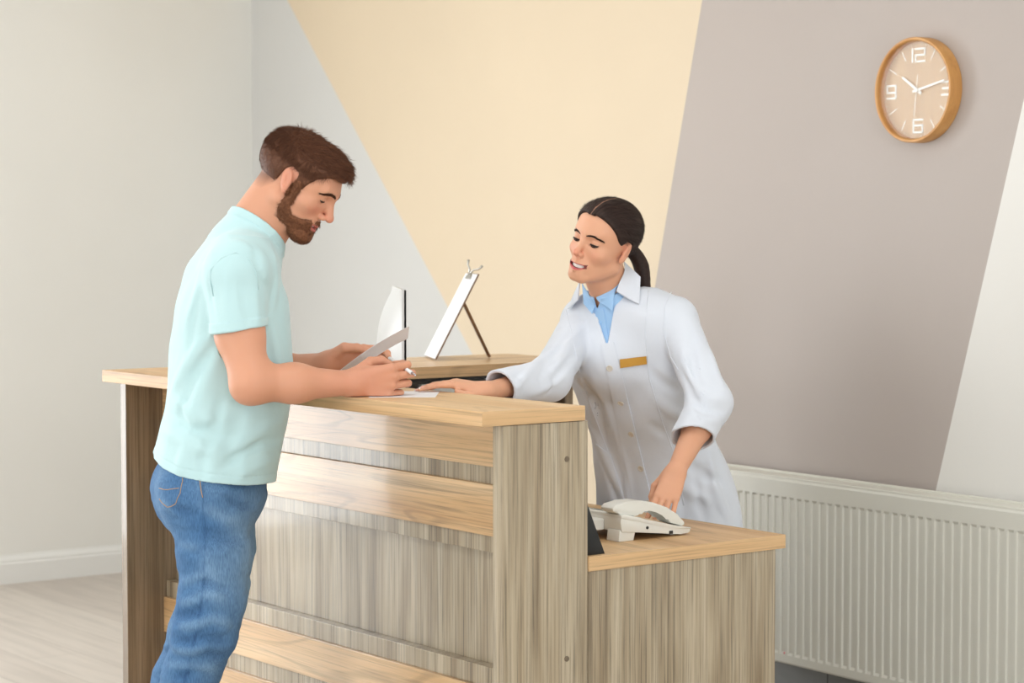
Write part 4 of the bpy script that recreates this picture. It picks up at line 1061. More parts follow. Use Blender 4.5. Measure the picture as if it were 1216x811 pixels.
def stitch(name, pts, r=.0009):
    f = []; pts = [np.array(a) for a in pts]
    for a, b in zip(pts, pts[1:]):
        for t in np.linspace(0, 1, 8, endpoint=False): f.append(a+(b-a)*t)
    f.append(pts[-1]); s_ = snap(jeansM, np.array(f), 8); n_ = sdf_grad(jeansM, s_); link(name, tube_mesh(s_+n_*.0006, r, 6), M_thread, jeans)
stitch('pocket_stitching', [Pm(184, 580, 4.96), Pm(198, 581, 4.93), Pm(211, 579, 4.91)]); stitch('pocket_stitching', [Pm(212, 566, 4.9), Pm(210, 585, 4.9), Pm(206, 601, 4.91), Pm(200, 602, 4.93), Pm(192, 592, 4.96)])
stitch('side_stitching', [Pm(240, 562, 4.89), Pm(240, 592, 4.89)], .0011)
M_shoe = plain('white trainer leather', srgb(226, 226, 224), .5); M_sole = plain('trainer sole', srgb(205, 203, 198), .6)
for L in (LEG_R, LEG_L):
    a = L[-1][0]; g0 = np.array([a[0], a[1], 0.])
    def shoe(p, g0=g0):
        d = smin(s_cone(p, g0+Z*.05-fu*.02, g0+Z*.035+fu*.15, .045, .036), s_cone(p, g0+Z*.06-fu*.01, g0+Z*.11-fu*.005, .045, .042), .03); return smax(d, .012-p[:, 2], .004)
    sh_ = sdf_object('shoe', shoe, g0-np.array([.25, .25, .0]), g0+np.array([.25, .25, .2]), .005, M_shoe, man)
    bm = bmesh.new(); add_prism(bm, [tuple((g0+fu*(.06+.125*math.cos(t))+fl*(.042*math.sin(t)))[:2]) for t in np.linspace(0, 2*math.pi, 28, endpoint=False)], .0, .024, 'z'); link('sole', bm_mesh(bm), M_sole, sh_)
# ------------------------------------------------------------------ the woman behind the desk
wom = thing('person', 'smiling person in white coat over blue shirt, dark ponytail, reaching across the counter', 'person', tuple(P(800, 900, 5.62)*np.array([1, 1, 0])))
SK_W, BL_W, LIP_W = srgb(222, 166, 134), srgb(224, 140, 116), srgb(200, 98, 98)
HW = Head(P(717, 294, 5.38), head_axes(-131, -4, 17), .90, True)
HW.smile = 7.; HW.gap = .0060; HW.mz = -.0585; HW.open = 12; HW.look = -30; HW.lips = ((-.0495, .0053, .1008), (-.0690, .0068, .0985))
ya_ = math.radians(-132); wf = U*math.cos(ya_)+V*math.sin(ya_); wl = np.cross(Z, wf)          # her front, her left
SRW, ERW, WRW = P(692, 378, 5.52), P(652, 450, 5.29), P(579, 463.5, 5.085)
SLW, ELW, WLW = P(803, 374, 5.40), P(843, 478, 5.27), P(802, 561, 5.14)
NBW = P(731, 352, 5.46); NTW = HW.wld((0, -.018, -.045))
handWR = Hand(WRW, -U*.97-V*.15+Z*.22, -V*.95+U*.15-Z*.16, .90, flex=[(12, 10, 8), (18, 12, 8), (20, 14, 8), (20, 16, 10)], spread=(3, 0, -3, -7), slim=.86,
              thumb=((.014, .022, -.006), (.040, .042, -.012), (.062, .046, -.014), (.084, .040, -.012)))
if handWR.D@Z < 0: handWR.flip()
handWL = Hand(WLW, -U*.30-Z*.62-V*.62, -U*.9+Z*.2, .90, flex=[(14, 26, 14), (12, 26, 14), (16, 30, 16), (20, 34, 18)], spread=(3, 0, -3, -7), slim=.86,
              thumb=((.014, .022, -.010), (.044, .038, -.030), (.072, .036, -.040), (.096, .028, -.044)))
if handWL.D@(-V+Z*.6) < 0: handWL.flip()
def limb(p, a, b, c, r):
    d = s_cone(p, a, b, r[0], r[1]); m = b+(c-b)*.35; d = smin(d, s_cone(p, b, m, r[1]*.98, r[2]), .02); return smin(d, s_cone(p, m, c, r[2], r[3]), .02)
def armWR(p): return limb(p, SRW, ERW, WRW, (.042, .034, .031, .0190))
def armWL(p): return limb(p, SLW, ELW, WLW, (.042, .035, .034, .0215))
TW_C = P(758, 470, 5.52)
def trunkW(p):
    d = s_cone(p, NBW-Z*.13-wf*.03, P(788, 560, 5.64), .05, .06)
    d = smin(d, s_cone(p, NBW-Z*.03, SRW, .046, .038), .04); d = smin(d, s_cone(p, NBW-Z*.03, SLW, .046, .038), .04)
    d = smin(d, s_cone(p, NBW-Z*.02, NTW, .049, .046), .03)
    d = smin(d, s_cone(p, NBW-Z*.07+wf*.015, NBW-Z*.02+wf*.03, .045, .03), .03)
    return smin(d, s_cone(p, NBW-Z*.02+wf*.01, HW.wld((0, .015, -.07)), .036, .028), .03)
bodyW_ = blend_groups([Group(HW, HW.wld((0, .01, .01)), .16), Group(trunkW, TW_C, .36), Group(armWR, (SRW+ERW+WRW)/3, .30), Group(armWL, (SLW+ELW+WLW)/3, .28),
                       Group(handWR, handWR.c, handWR.r), Group(handWL, handWL.c, handWL.r)], .012)
def bodyW(p):
    d = keep_off(bodyW_(p), p); q = np.abs(p-np.array([-.2325, .593, .70]))-np.array([.104, .107, .2])
    if q.max(axis=1).min() < .02:                       # finger tips stop at the sloping key field
        b = np.linalg.norm(np.maximum(q, 0), axis=1)+np.minimum(q.max(axis=1), 0); d = smax(d, -np.maximum(b, p[:, 2]-(.790-(p[:, 1]-.488)*.218+.0068)), .002)
    return d
def tintW(v):
    col = face_tint(HW, v, SK_W, LIP_W, BL_W)
    for h in (handWR, handWL): col = h.tint(v, col, srgb(236, 186, 172), srgb(246, 240, 236))
    return col
allw = np.array([HW.C+.16, HW.C-.16, P(780, 560, 5.6)+.1, P(780, 570, 5.6)-.1, SRW, ERW-.05, WRW-.03, handWR.c-.12, handWR.c+.1, SLW+.06, ELW+.05, WLW, handWL.c-.12, handWL.c+.1, SLW-.06, ELW-.05])
sdf_object('body', bodyW, allw.min(0), allw.max(0), .0017, M_skin, wom, tintW, 1, 1)
BROW_W = ([(.009, .098, .0312), (.020, .097, .0338), (.031, .092, .0352), (.041, .084, .0335), (.050, .075, .0285)], 420, .0042, .85)
face_parts(HW, bodyW, wom, srgb(44, 30, 26), BROW_W, srgb(70, 48, 36), thick=.0024, teeth=(.0042, .0046))

# --- hair drawn back from a centre parting, and the ponytail
def edgeW(q):
    x = np.abs(q[:, 0]); y, z = q[:, 1], q[:, 2]
    line = np.interp(y, [-.12, -.085, -.06, -.042, -.028, -.015, .010, .024, .038, .055, .072, .088, .12], [-.046, -.044, -.030, -.016, .010, .036, .040, .026, .036, .058, .076, .090, .1])
    return z-line+.004*(x < .012)*(y > .05)
def hairW(p):
    q = HW.loc(p); x = np.abs(q[:, 0])
    th = .0055+.004*np.clip((q[:, 2]-.03)/.06, 0, 1)
    d = HW.skull(q)-th
    part = np.exp(-(x/.0016)**2)*.0042*(q[:, 1] > -.03)*(q[:, 2] > .04)
    ang = np.arctan2(q[:, 0], q[:, 2]-.0); rad_ = q[:, 1]
    n = vnoise(np.column_stack([ang*30, rad_*10, q[:, 2]*6]))*.0008+vnoise(np.column_stack([ang*70, rad_*14, q[:, 2]*10+5]))*.0005
    d = d+part+n
    return smax(d, -edgeW(q)*.8, .003)*HW.k
v, q4 = mesh_sdf(hairW, HW.C-.17, HW.C+.17, .0019); v = relax(v, q4, 1, .4)
qh = HW.loc(v); st = vnoise(np.column_stack([np.arctan2(qh[:, 0], qh[:, 2])*45, qh[:, 1]*10, qh[:, 2]*8]))*.35+1
HAIR_W = np.array(srgb(50, 36, 31))
cc = HAIR_W*st[:, None]; pl = (np.abs(qh[:, 0]) < .0014)*(qh[:, 1] > -.02)*(qh[:, 2] > .05); cc[pl > 0] = srgb(168, 124, 102)
parts = [(v, q4, cc)]
nv = sdf_grad(hairW, v); nv /= np.linalg.norm(nv, axis=1)[:, None]+1e-9
sel = np.flatnonzero((hairW(v+nv*.004) > .0025) & (np.abs(qh[:, 0]) > .004) & ((edgeW(qh) > .012) | (qh[:, 1] < .02))); i = RNG.choice(sel, 5000); qq = qh[i]
knot = np.array([0, -.108, .004]); dl = knot-qq; dl[:, 0] += np.sign(qq[:, 0])*.05*(qq[:, 1] > 0); dl[:, 2] -= .03*(qq[:, 1] > .02)
parts.append(strands(v[i]-nv[i]*.0004, HW.dirw(dl/np.linalg.norm(dl, axis=1)[:, None]), nv[i], .022, .0005, HAIR_W*(.6+.9*RNG.rand(5000, 1)), lift=.012, jitter=.04))
# ponytail: a bundle of locks
k0 = HW.wld((0, -.100, .006)); k1 = k0-wf*.04+U*.012-Z*.015; k2 = k0-wf*.02+U*.035-Z*.07; k3 = k0+U*.050-Z*.135; 
def bez(t): return (1-t)**3*k0+3*t*(1-t)**2*k1+3*t*t*(1-t)*k2+t**3*k3
n = 900; A = RNG.rand(n)*2*math.pi; Rr = np.sqrt(RNG.rand(n)); T_ = np.linspace(0, 1, 11); spine = np.array([bez(t) for t in T_]); wid = np.interp(T_, [0, .15, .5, .8, 1], [.013, .017, .020, .014, .004])
Vp = []; a_, b_, _ = frame_from(spine[-1]-spine[0], wl)
for j, t in enumerate(T_):
    c = spine[j]+(a_*np.cos(A)[:, None]+b_*np.sin(A)[:, None])*(Rr*wid[j])[:, None]
    for s_ in (-1, 1): Vp.append(c+s_*(a_*np.sin(A)[:, None]-b_*np.cos(A)[:, None])*.0011*(1-.6*t))
Vp = np.stack(Vp, 1); base = np.arange(n)[:, None]*22; qd = []
for j in range(10): qd.append(np.hstack([base+2*j, base+2*j+1, base+2*j+3, base+2*j+2]))
parts.append((Vp.reshape(-1, 3), np.concatenate(qd), np.repeat(HAIR_W*(.6+.9*RNG.rand(n, 1)), 22, axis=0)))
def tailW(p):
    d = None
    for j in range(10):
        e = s_cone(p, spine[j], spine[j+1], wid[j]*.93, wid[j+1]*.93); d = e if d is None else smin(d, e, .006)
    return d
vt, qt = mesh_sdf(tailW, spine.min(0)-.03, spine.max(0)+.03, .003); parts.append((vt, qt, np.tile(HAIR_W, (len(vt), 1))*(.8+.4*RNG.rand(len(vt), 1))))
v, q4, c = join_np(parts); me = np_mesh(v, q4); vcol(me, c); hw = link('hair', me, M_hair, wom, smooth=True)
bm = bmesh.new(); bmesh.ops.create_uvsphere(bm, u_segments=10, v_segments=8, radius=.0022, matrix=Matrix.Translation(snap(bodyW, [HW.wld((.080, .000, -.018))])[0])); link('earring', bm_mesh(bm), plain('pearl earring', srgb(240, 236, 228), .2), wom, smooth=True)

# ------------------------------------------------------------------ white coat
def wz(py): return P(760, py, 5.5)[2]
def wu(px, d): return (px-608)/F_PX*d
WROWS = ((338, 716, 768, 5.47), (352, 697, 792, 5.475), (370, 682, 812, 5.48), (400, 674, 822, 5.50), (440, 676, 826, 5.53), (480, 689, 832, 5.56), (525, 704, 846, 5.60), (570, 710, 866, 5.63), (620, 712, 877, 5.65), (700, 712, 884, 5.66), (800, 712, 886, 5.66))
WS = [(wz(y), (wu(l, d)+wu(r, d))/2, d, (wu(r, d)-wu(l, d))/2) for y, l, r, d in WROWS]
cl_, cf_ = abs(wl@U), abs(wf@U)
def stackW(p):
    t = lerp_tab(np.clip(p[:, 2], wz(800), wz(338)), WS); q = p-CAM
    e = (q@U-t[:, 0])[:, None]*U+(q@V-t[:, 1])[:, None]*V
    f, l = e@wf, e@wl; ratio = .66; a = t[:, 2]/np.sqrt(cl_**2+(ratio*cf_)**2); b = a*ratio
    n = 2.2; r = ((np.abs(f)/b)**n+(np.abs(l)/a)**n)**(1/n)
    d = (r-1)*np.minimum(a, b)*.92
    bust = s_ell(p, P(735, 425, 5.50)+wf*.055, (.075, .09, .08), np.column_stack([wf, wl, Z])); d = smin(d, bust, .06)
    return np.maximum(d, np.maximum(p[:, 2]-wz(345), wz(760)-p[:, 2]))
cutR, cutL = ERW+(WRW-ERW)*.80, ELW+(WLW-ELW)*.52
nR, nL = nrm(WRW-ERW), nrm(WLW-ELW)
def slvR(p, g=0.):
    d = s_cone(p, SRW-Z*.008, ERW, .052+g, .049+g); return smin(d, s_cone(p, ERW, ERW+(WRW-ERW)*.9, .050+g, .043+g), .03)
def slvL(p, g=0.):
    d = s_cone(p, SLW-Z*.010, ELW, .052+g, .051+g); return smin(d, s_cone(p, ELW, ELW+(WLW-ELW)*.62, .051+g, .053+g), .03)
tiltL = nrm(nL+U*.35)
tiltR = nrm(nR-Z*.25)
def coat_parts(p):
    tr = smin(s_cone(p, NBW-Z*.030, SRW-Z*.004, .060, .050), s_cone(p, NBW-Z*.030, SLW-Z*.006, .060, .050), .03)
    return smin(stackW(p), tr, .04)
def coat_base(p):
    bR = np.where(np.abs((p-cutR)@tiltR+.012) < .012, .0012, 0)
    d = smin(coat_parts(p), smax(slvR(p)-bR, (p-cutR)@tiltR, .002), .016); return smin(d, smax(slvL(p), (p-cutL)@tiltL, .002), .012)
CWF = folds_on(coat_base, [
    (700, 372, 660, 440, 4, .012, .007), (688, 388, 640, 448, 4, .010, -.008), (674, 405, 622, 446, 4, .010, .008), (684, 420, 650, 466, 3, .010, -.008), (666, 388, 636, 420, 2, .009, -.006), (650, 420, 604, 452, -3, .008, -.005), (668, 446, 630, 468, -3, .009, .007), (640, 430, 612, 462, 2, .008, .006),
    (678, 430, 706, 505, -5, .014, .007), (690, 440, 722, 540, -5, .012, -.008), (704, 450, 742, 560, -5, .014, .007), (700, 505, 742, 600, -4, .016, .009), (715, 545, 738, 612, -3, .010, -.008), (745, 545, 750, 612, 2, .012, .007), (726, 560, 730, 612, 2, .010, .006),
    (822, 395, 832, 470, 4, .012, -.008), (808, 415, 838, 474, 4, .010, .008), (826, 464, 860, 474, 3, .008, .008), (822, 480, 858, 488, 3, .007, -.009), (820, 494, 852, 500, 2, .009, .007), (842, 400, 858, 460, 3, .012, .006), (812, 440, 836, 492, 3, .009, -.006),
    (772, 440, 812, 466, 4, .014, -.006), (776, 468, 818, 498, 5, .014, .007), (770, 500, 806, 520, 4, .014, -.005), (792, 560, 845, 596, 4, .016, .008), (812, 545, 862, 575, 4, .014, -.008), (842, 540, 866, 618, 4, .014, .008), (826, 560, 838, 620, 3, .012, -.006), (800, 570, 806, 625, 2, .012, .007)], 4.9, 5.9)
def coat_solid(p, thin=0.):
    n = .0020*vnoise(p*17+3)+.001*vnoise(p*np.array([34, 34, 15]))+creases(p, CWF)
    if thin: return np.minimum(coat_parts(p), np.minimum(slvR(p), slvL(p)))-n+thin
    return coat_base(p)-n
def tri_prism(p, A, B, C, ax):
    """endless prism over triangle ABC along ax"""
    ax = nrm(ax); out = None; cen = (A+B+C)/3
    for a, b in ((A, B), (B, C), (C, A)):
        n = nrm(np.cross(b-a, ax)); n = -n if (cen-a)@n > 0 else n; e = (p-a)@n; out = e if out is None else np.maximum(out, e)
    return out
view = nrm(P(715, 360, 5.4)-CAM)
vA, vB, vC = P(741, 300, 5.4), P(690, 315, 5.4), P(721, 412, 5.4)
def neck_gap(p):
    e = p-NBW; h = e@nrm(Z*.95+wf*.3); return np.maximum(.012-h, np.linalg.norm(e-np.outer(h, nrm(Z*.95+wf*.3)), axis=1)-.075)
def coatW(p):
    s = coat_solid(p); sh = np.maximum(s, -coat_solid(p, .006))
    front = np.maximum(tri_prism(p, vA, vB, vC, view), (p-NBW-wf*.0)@(-wf))
    sh = np.maximum(sh, -front); sh = np.maximum(sh, -neck_gap(p))
    return keep_off(np.maximum(sh, wz(720)-p[:, 2]), p, .0005)
M_coat, nt, b = new_mat('white coat cotton'); b.inputs['Base Color'].default_value = (*srgb(220, 225, 234), 1); b.inputs['Roughness'].default_value = .75; b.inputs['Specular IOR Level'].default_value = .2; b.inputs['Sheen Weight'].default_value = .15
tc = N(nt, 'ShaderNodeTexCoord'); n1 = N(nt, 'ShaderNodeTexNoise', Scale=34.0, Detail=3.0); nt.links.new(tc.outputs['Object'], n1.inputs['Vector']); bump(nt, b, n1.outputs['Fac'], .22, .004)
cw = np.array([P(712, 760, 5.65)-wl*.12-wf*.15, P(880, 700, 5.6)+.15, SRW, ERW-.06, cutR-.06, SLW+.07, ELW+.06, ELW-.06, NBW+.08, P(712, 760, 5.66)-.12, P(720, 750, 5.9)])
coat = sdf_object('coat', coatW, cw.min(0)-.02, cw.max(0)+.02, .0031, M_coat, wom, None, 1, 1)
# blue shirt under the coat
vA2, vB2, vC2 = P(735, 306, 5.4), P(696, 318, 5.4), P(709, 367, 5.4)
def blue_solid(p):
    d = coat_solid(p, .0075); nk = smin(s_cone(p, NBW-Z*.06, NTW-Z*.02, .060, .055), s_cone(p, NBW-Z*.03+wf*.01, NBW+Z*.02+wf*.018, .058, .052), .02); d = smin(d, nk, .02)
    h = (p-NBW)@nrm(Z*.93+wf*.36); return np.maximum(np.maximum(d, wz(470)-p[:, 2]), h-.030)
def blueW(p):
    s = blue_solid(p); sh = np.maximum(s, -(s+.006)); sh = np.maximum(sh, np.maximum(slvR(p, -.02)*-1, -9)) if False else sh
    return np.maximum(sh, -np.maximum(tri_prism(p, vA2, vB2, vC2, view), (p-NBW)@(-wf)))
M_blue = plain('light blue poplin', srgb(164, 202, 240), .8, spec=.2)
blue = sdf_object('shirt', lambda p: np.maximum(blueW(p), np.linalg.norm(p-NBW, axis=1)-.19), NBW-.19, NBW+.19, .0028, M_blue, wom, None, 1, 1)
cob = lambda p: np.minimum(np.minimum(coat_solid(p), blue_solid(p)), bodyW(p))
link('shirt_collar', quad_patch(cob, [(738, 316, 5.425), (731, 346, 5.38), (728, 370, 5.37), (711, 357, 5.395)], 5.2, 5.6, [.004, .003, .003, .001], .002, 10, 8, .002, plate=True), M_blue, blue, auto=.9)
link('shirt_collar', quad_patch(cob, [(692, 337, 5.47), (694, 362, 5.42), (704, 374, 5.395), (708, 362, 5.40)], 5.2, 5.6, [.003, .003, .004, .001], .002, 10, 8, .002, plate=True), M_blue, blue, auto=.9)
bl = lambda p: np.minimum(blue_solid(p), bodyW(p))
link('shirt_placket', quad_patch(bl, [(706, 368), (717, 366), (724, 410), (718, 410)], 5.2, 5.6, .0004, .0015, 4, 10), M_blue, blue, auto=.9)
def disc(name, px, py, r, fn, mat, parent, d0=5.1, d1=5.7):
    h = ray_hit(fn, px, py, d0, d1); nn = sdf_grad(fn, h, .004)[0]; bm = bmesh.new(); add_lathe(bm, [(0, -.0005), (r, -.0005), (r, .0042), (r*.8, .0050), (r*.62, .0036), (0, .0036)], h[0], nn, 20, closed=False); return link(name, bm_mesh(bm), mat, parent, auto=.7)
disc('shirt_button', 713, 383, .0042, bl, M_blue, blue)
link('collar', quad_patch(cob, [(740, 313, 5.42), (760, 331, 5.40), (758.5, 363, 5.36), (731.5, 348, 5.365)], 5.2, 5.6, [.008, .006, .003, .006], .0026, 12, 10, .003, plate=True), M_coat, coat, auto=.9)
link('collar', quad_patch(cob, [(692, 335, 5.47), (688.5, 357, 5.43), (676, 368, 5.47), (684, 350, 5.50)], 5.2, 5.7, [.006, .004, .003, .004], .0026, 10, 8, .003, plate=True), M_coat, coat, auto=.9)
link('front_placket', quad_patch(coat_solid, [(714, 409), (729, 406), (779, 612), (756, 612)], 5.1, 5.7, .0004, .0026, 8, 40), M_coat, coat, auto=.9)
M_btn = plain('pearl coat button', srgb(214, 206, 194), .3)
for x, y in ((724, 437), (737.5, 478), (750, 515), (761.5, 556), (771, 597)): disc('button', x, y, .0082, coat_solid, M_btn, coat)
link('name_badge', quad_patch(coat_solid, [(736, 426.5), (767.5, 422.5), (768, 431.5), (736.5, 436.5)], 5.1, 5.7, .003, .0025, 6, 3), plain('brass name badge', srgb(206, 154, 66), .35, metal=.35), coat, auto=.7)
link('pocket', quad_patch(coat_solid, [(708, 527), (725, 540), (745, 606), (722, 608)], 5.1, 5.8, .0006, .0016, 8, 14, .004), M_coat, coat, auto=.9)
def cseam(pts, r=.0014):
    f = []
    for (x0, y0), (x1, y1) in zip(pts, pts[1:]): f += [(x0+(x1-x0)*t, y0+(y1-y0)*t) for t in np.linspace(0, 1, 6, endpoint=False)]
    f.append(pts[-1]); h = ray_hit(coat_solid, [a for a, _ in f], [b for _, b in f], 5.05, 5.8); link('seam', tube_mesh(h, r, 6), M_coat, coat, smooth=True)
cseam([(770, 345), (766, 395), (771, 450), (786, 500), (803, 545), (812, 600)]); cseam([(672, 368), (680, 400), (690, 450), (712, 510), (735, 570), (745, 606)])
cseam([(797, 347), (789, 365), (788, 395), (797, 425), (806, 440)])

# trousers and shoes, behind the desk
M_trs = plain('white work trousers', srgb(224, 226, 230), .8); hipc = P(795, 640, 5.66)
legs = [hipc+wl*.085*s_+np.array([0, 0, 0]) for s_ in (-1, 1)]
def trsW(p):
    d = None
    for l_ in legs:
        f_ = np.array([l_[0], l_[1], .07]); k_ = np.array([l_[0], l_[1], .45]); e = smin(s_cone(p, l_, k_, .085, .062), s_cone(p, k_, f_, .062, .050), .02); d = e if d is None else smin(d, e, .02)
    return np.maximum(d, .055-p[:, 2])
sdf_object('trousers', trsW, hipc-np.array([.3, .3, hipc[2]]), hipc+np.array([.3, .3, .09]), .007, M_trs, wom)
M_shoe2 = plain('white clog', srgb(228, 228, 226), .45)
for l_ in legs:
    g0 = np.array([l_[0], l_[1], 0.])
    def shoe(p, g0=g0): return smax(smin(s_cone(p, g0+Z*.04-wf*.03, g0+Z*.03+wf*.12, .04, .032), s_cone(p, g0+Z*.05-wf*.015, g0+Z*.075, .04, .036), .03), .002-p[:, 2], .004)
    sdf_object('shoe', shoe, g0-np.array([.2, .2, .01]), g0+np.array([.2, .2, .16]), .006, M_shoe2, wom)
# ------------------------------------------------------------------ telephone
M_ph = plain('ivory telephone plastic', srgb(226, 225, 217), .38); M_ph2 = plain('grey telephone keys', srgb(205, 204, 198), .45); M_dark = plain('dark socket', srgb(30, 30, 30), .5)
ph = thing('telephone', 'ivory corded desk telephone with arched handset, on the low oak desk', 'telephone', (-.23, .59, HD))
def prism_part(name, poly, x0, x1, mat, parent, bev=.003):
    bm = bmesh.new(); add_prism(bm, poly, x0, x1, 'x')
    if bev: bmesh.ops.bevel(bm, geom=bm.edges[:], offset=bev, segments=2, affect='EDGES', profile=.6)
    return link(name, bm_mesh(bm), mat, parent, auto=.6)
def ztop(y): return .790-(y-.488)*.218
base = prism_part('base', [(.490, .752), (.540, .748), (.668, .7335), (.690, .7335), (.698, .738), (.697, .7445), (.640, ztop(.640)-.0015), (.560, ztop(.56)), (.488, .790), (.486, .775)], -.335, -.13, M_ph, ph, .0028)
prism_part('top_shell', [(.487, .7835), (.487, .7915), (.50, .7925), (.560, ztop(.56)+.0025), (.640, ztop(.64)+.0012), (.6985, .7465), (.6995, .7425), (.640, ztop(.64)-.006), (.56, ztop(.56)-.0055)], -.3365, -.1285, M_ph, ph, .0022)
for x in (-.155, -.31): prism_part('foot', [(.483, .7302), (.527, .7302), (.533, .752), (.486, .757)], x-.022, x+.022, M_ph, ph, .002)
for x in (-.165, -.30): prism_part('pad', [(.655, .7302), (.685, .7302), (.685, .736), (.655, .736)], x-.012, x+.012, M_ph, ph, .001)
hs = [(.470, .800), (.468, .808), (.478, .8155), (.510, .8200), (.550, .8195), (.590, .8130), (.630, .7985), (.664, .7790), (.686, .7610), (.688, .7535), (.679, .7500), (.645, .7600), (.637, .7655), (.633, .7740), (.620, .7850), (.600, .7945), (.578, .8000), (.560, .7985), (.551, .7920), (.547, .7850), (.535, .7840), (.49, .7925)]
hset = prism_part('handset', hs, -.183, -.137, M_ph, ph, .0055)
bm = bmesh.new(); add_lathe(bm, [(0, 0), (.0035, 0), (.0035, .0015), (0, .0015)], (-.1295, .565, .757), (1, 0, 0), 14, closed=False); link('socket', bm_mesh(bm), M_dark, ph)
link('socket', box_mesh((-.131, .632, .7365), (-.1286, .643, .744), .0005), M_dark, ph)
for r_ in range(4):
    for c_ in range(3):
        y = .565+r_*.022; x = -.295+c_*.026; z = ztop(y)+.002
        link('key', box_mesh((x-.008, y-.006, z-.002), (x+.008, y+.006, z+.0035), .0012), M_ph2, ph)
link('display', box_mesh((-.318, .505, ztop(.505)-.001), (-.215, .538, ztop(.538)+.0092), .001), plain('phone display', srgb(120, 130, 120), .2), ph)
link('rear_box', box_mesh((-.30, .455, .752), (-.19, .487, .778), .003), M_ph, ph)
link('cord', tube_mesh([(-.215, .457, .764), (-.205, .44, .757), (-.20, .425, .742), (-.21, .405, .7345), (-.26, .39, .7335), (-.36, .38, .7335)], .0028, 8), plain('clear phone cord', srgb(190, 188, 180), .35), ph, smooth=True)

bs = thing('display_stand', 'small black wedge stand on the low desk against the high counter back', 'stand', (-.08, .31, HD))
M_blk = plain('black acrylic', srgb(18, 18, 19), .35)
prism_part('wedge', [(.2905, HD+.0002), (.345, HD+.0002), (.343, HD+.004), (.2935, HD+.118), (.2905, HD+.118)], -.15, -.014, M_blk, bs, .0008)
prism_part('lip', [(.3455, HD+.0002), (.352, HD+.0002), (.352, HD+.012), (.3455, HD+.012)], -.15, -.06, M_blk, bs, .0005)

# ------------------------------------------------------------------ monitor, seen along its back
mn = thing('monitor', 'slim white backed computer monitor standing edge on beyond the raised paper', 'monitor', (-1.06, .52, HD))
MB, MT, MW = .945, 1.290, .44
m0 = P(479, 345, 5.45); m0 = np.array([m0[0], m0[1], 0.]); md = nrm(V*.405-U*.046); mN = np.cross(md, Z); mN = mN if mN@U < 0 else -mN
M_alu = plain('white monitor shell', srgb(214, 215, 214), .35, spec=.5); M_scr = plain('black screen glass', srgb(12, 12, 14), .12)
NU, NV_ = 26, 20; vs_, fs_ = [], []
for i in range(NU+1):
    for j in range(NV_+1):
        s_, t_ = i/NU*2-1, j/NV_*2-1; bul = .052*max(0, 1-abs(s_)**2.4)*max(0, 1-abs(t_)**2.6)+.004
        vs_.append(m0+md*(MW*(s_+1)/2)+Z*(MB+(MT-MB)*(t_+1)/2)+mN*bul)
for i in range(NU):
    for j in range(NV_): k = i*(NV_+1)+j; fs_.append((k, k+1, k+NV_+2, k+NV_+1))
rim = [i*(NV_+1) for i in range(NU+1)]+[NU*(NV_+1)+j for j in range(1, NV_+1)]+[i*(NV_+1)+NV_ for i in range(NU-1, -1, -1)]+[j for j in range(NV_-1, 0, -1)]
o_ = len(vs_); vs_ += [np.array(vs_[k])-mN*.006 for k in rim]; nr = len(rim)
for a in range(nr): fs_.append((rim[a], rim[(a+1) % nr], o_+(a+1) % nr, o_+a))
fs_.append(tuple(range(o_, o_+nr)))
me = raw_mesh(vs_, fs_); bm = bmesh.new(); bm.from_mesh(me); bpy.data.meshes.remove(me); link('back_shell', bm_mesh(bm), M_alu, mn, auto=.8)
def obox(name, c, hx, hy, hz, mat, parent, bev=.001, ax=None):
    """box along the monitor's own axes (md, mN, Z)"""
    A_ = np.column_stack([md, mN, Z]) if ax is None else ax; bm = bmesh.new(); add_box(bm, (-hx, -hy, -hz), (hx, hy, hz), bev, 2)
    for v in bm.verts: v.co = Vector(np.asarray(c)+A_@np.array(v.co[:]))
    return link(name, bm_mesh(bm), mat, parent)
obox('screen', m0+md*MW/2+Z*(MB+MT)/2-mN*.0062, MW/2-.0005, .0011, (MT-MB)/2-.001, M_scr, mn)
obox('stand_neck', m0+md*MW/2+Z*(HD+.14)+mN*.045, .05, .004, .135, M_alu, mn)
obox('stand_base', m0+md*MW/2+Z*(HD+.0055)+mN*.01, .09, .075, .005, M_alu, mn, .002)

# ------------------------------------------------------------------ clipboard easel on the wing
eb = thing('clipboard', 'clipboard with white sheet on a wooden easel leg, on the counter wing', 'clipboard', (-1.65, 1.05, HT))
ee = np.array([-.9, .436, 0]); ee /= np.linalg.norm(ee); en = np.array([.436, .9, 0]); en /= np.linalg.norm(en); an_ = math.radians(27.2)
eu = en*math.sin(an_)+Z*math.cos(an_); eN = np.cross(ee, eu); eN = eN if eN@en < 0 else -eN
E0 = np.array([-1.565, .975, HT+.0035]); EW, EH = .205, .282
M_board = plain('brown clipboard', srgb(122, 92, 66), .5); M_paper = plain('white paper', srgb(238, 238, 240), .7, spec=.2)
EA = np.column_stack([ee, eN, eu])
obox('board', E0+ee*EW/2+eu*EH/2, EW/2, .002, EH/2, M_board, eb, .0008, EA)
obox('paper', E0+ee*(EW/2)+eu*(EH/2-.001)+eN*.0032, EW/2-.002, .0009, EH/2-.002, M_paper, eb, 0, EA)
M_leg = wood('walnut easel leg', 2, [srgb(112, 82, 58), srgb(132, 98, 70), srgb(146, 110, 80)], .5, contrast=.4)
l0 = E0+ee*(.03)+eu*(EH*.66)-eN*.004; l1 = np.array([-1.592, 1.188, HT+.0055]); ld = nrm(l1-l0); la = nrm(np.cross(ld, ee)); LA = np.column_stack([nrm(np.cross(la, ld)), la, ld])
obox('easel_leg', (l0+l1)/2, .008, .004, np.linalg.norm(l1-l0)/2, M_leg, eb, .001, LA)
M_clip = plain('brushed metal clip', srgb(196, 194, 188), .25, metal=.9)
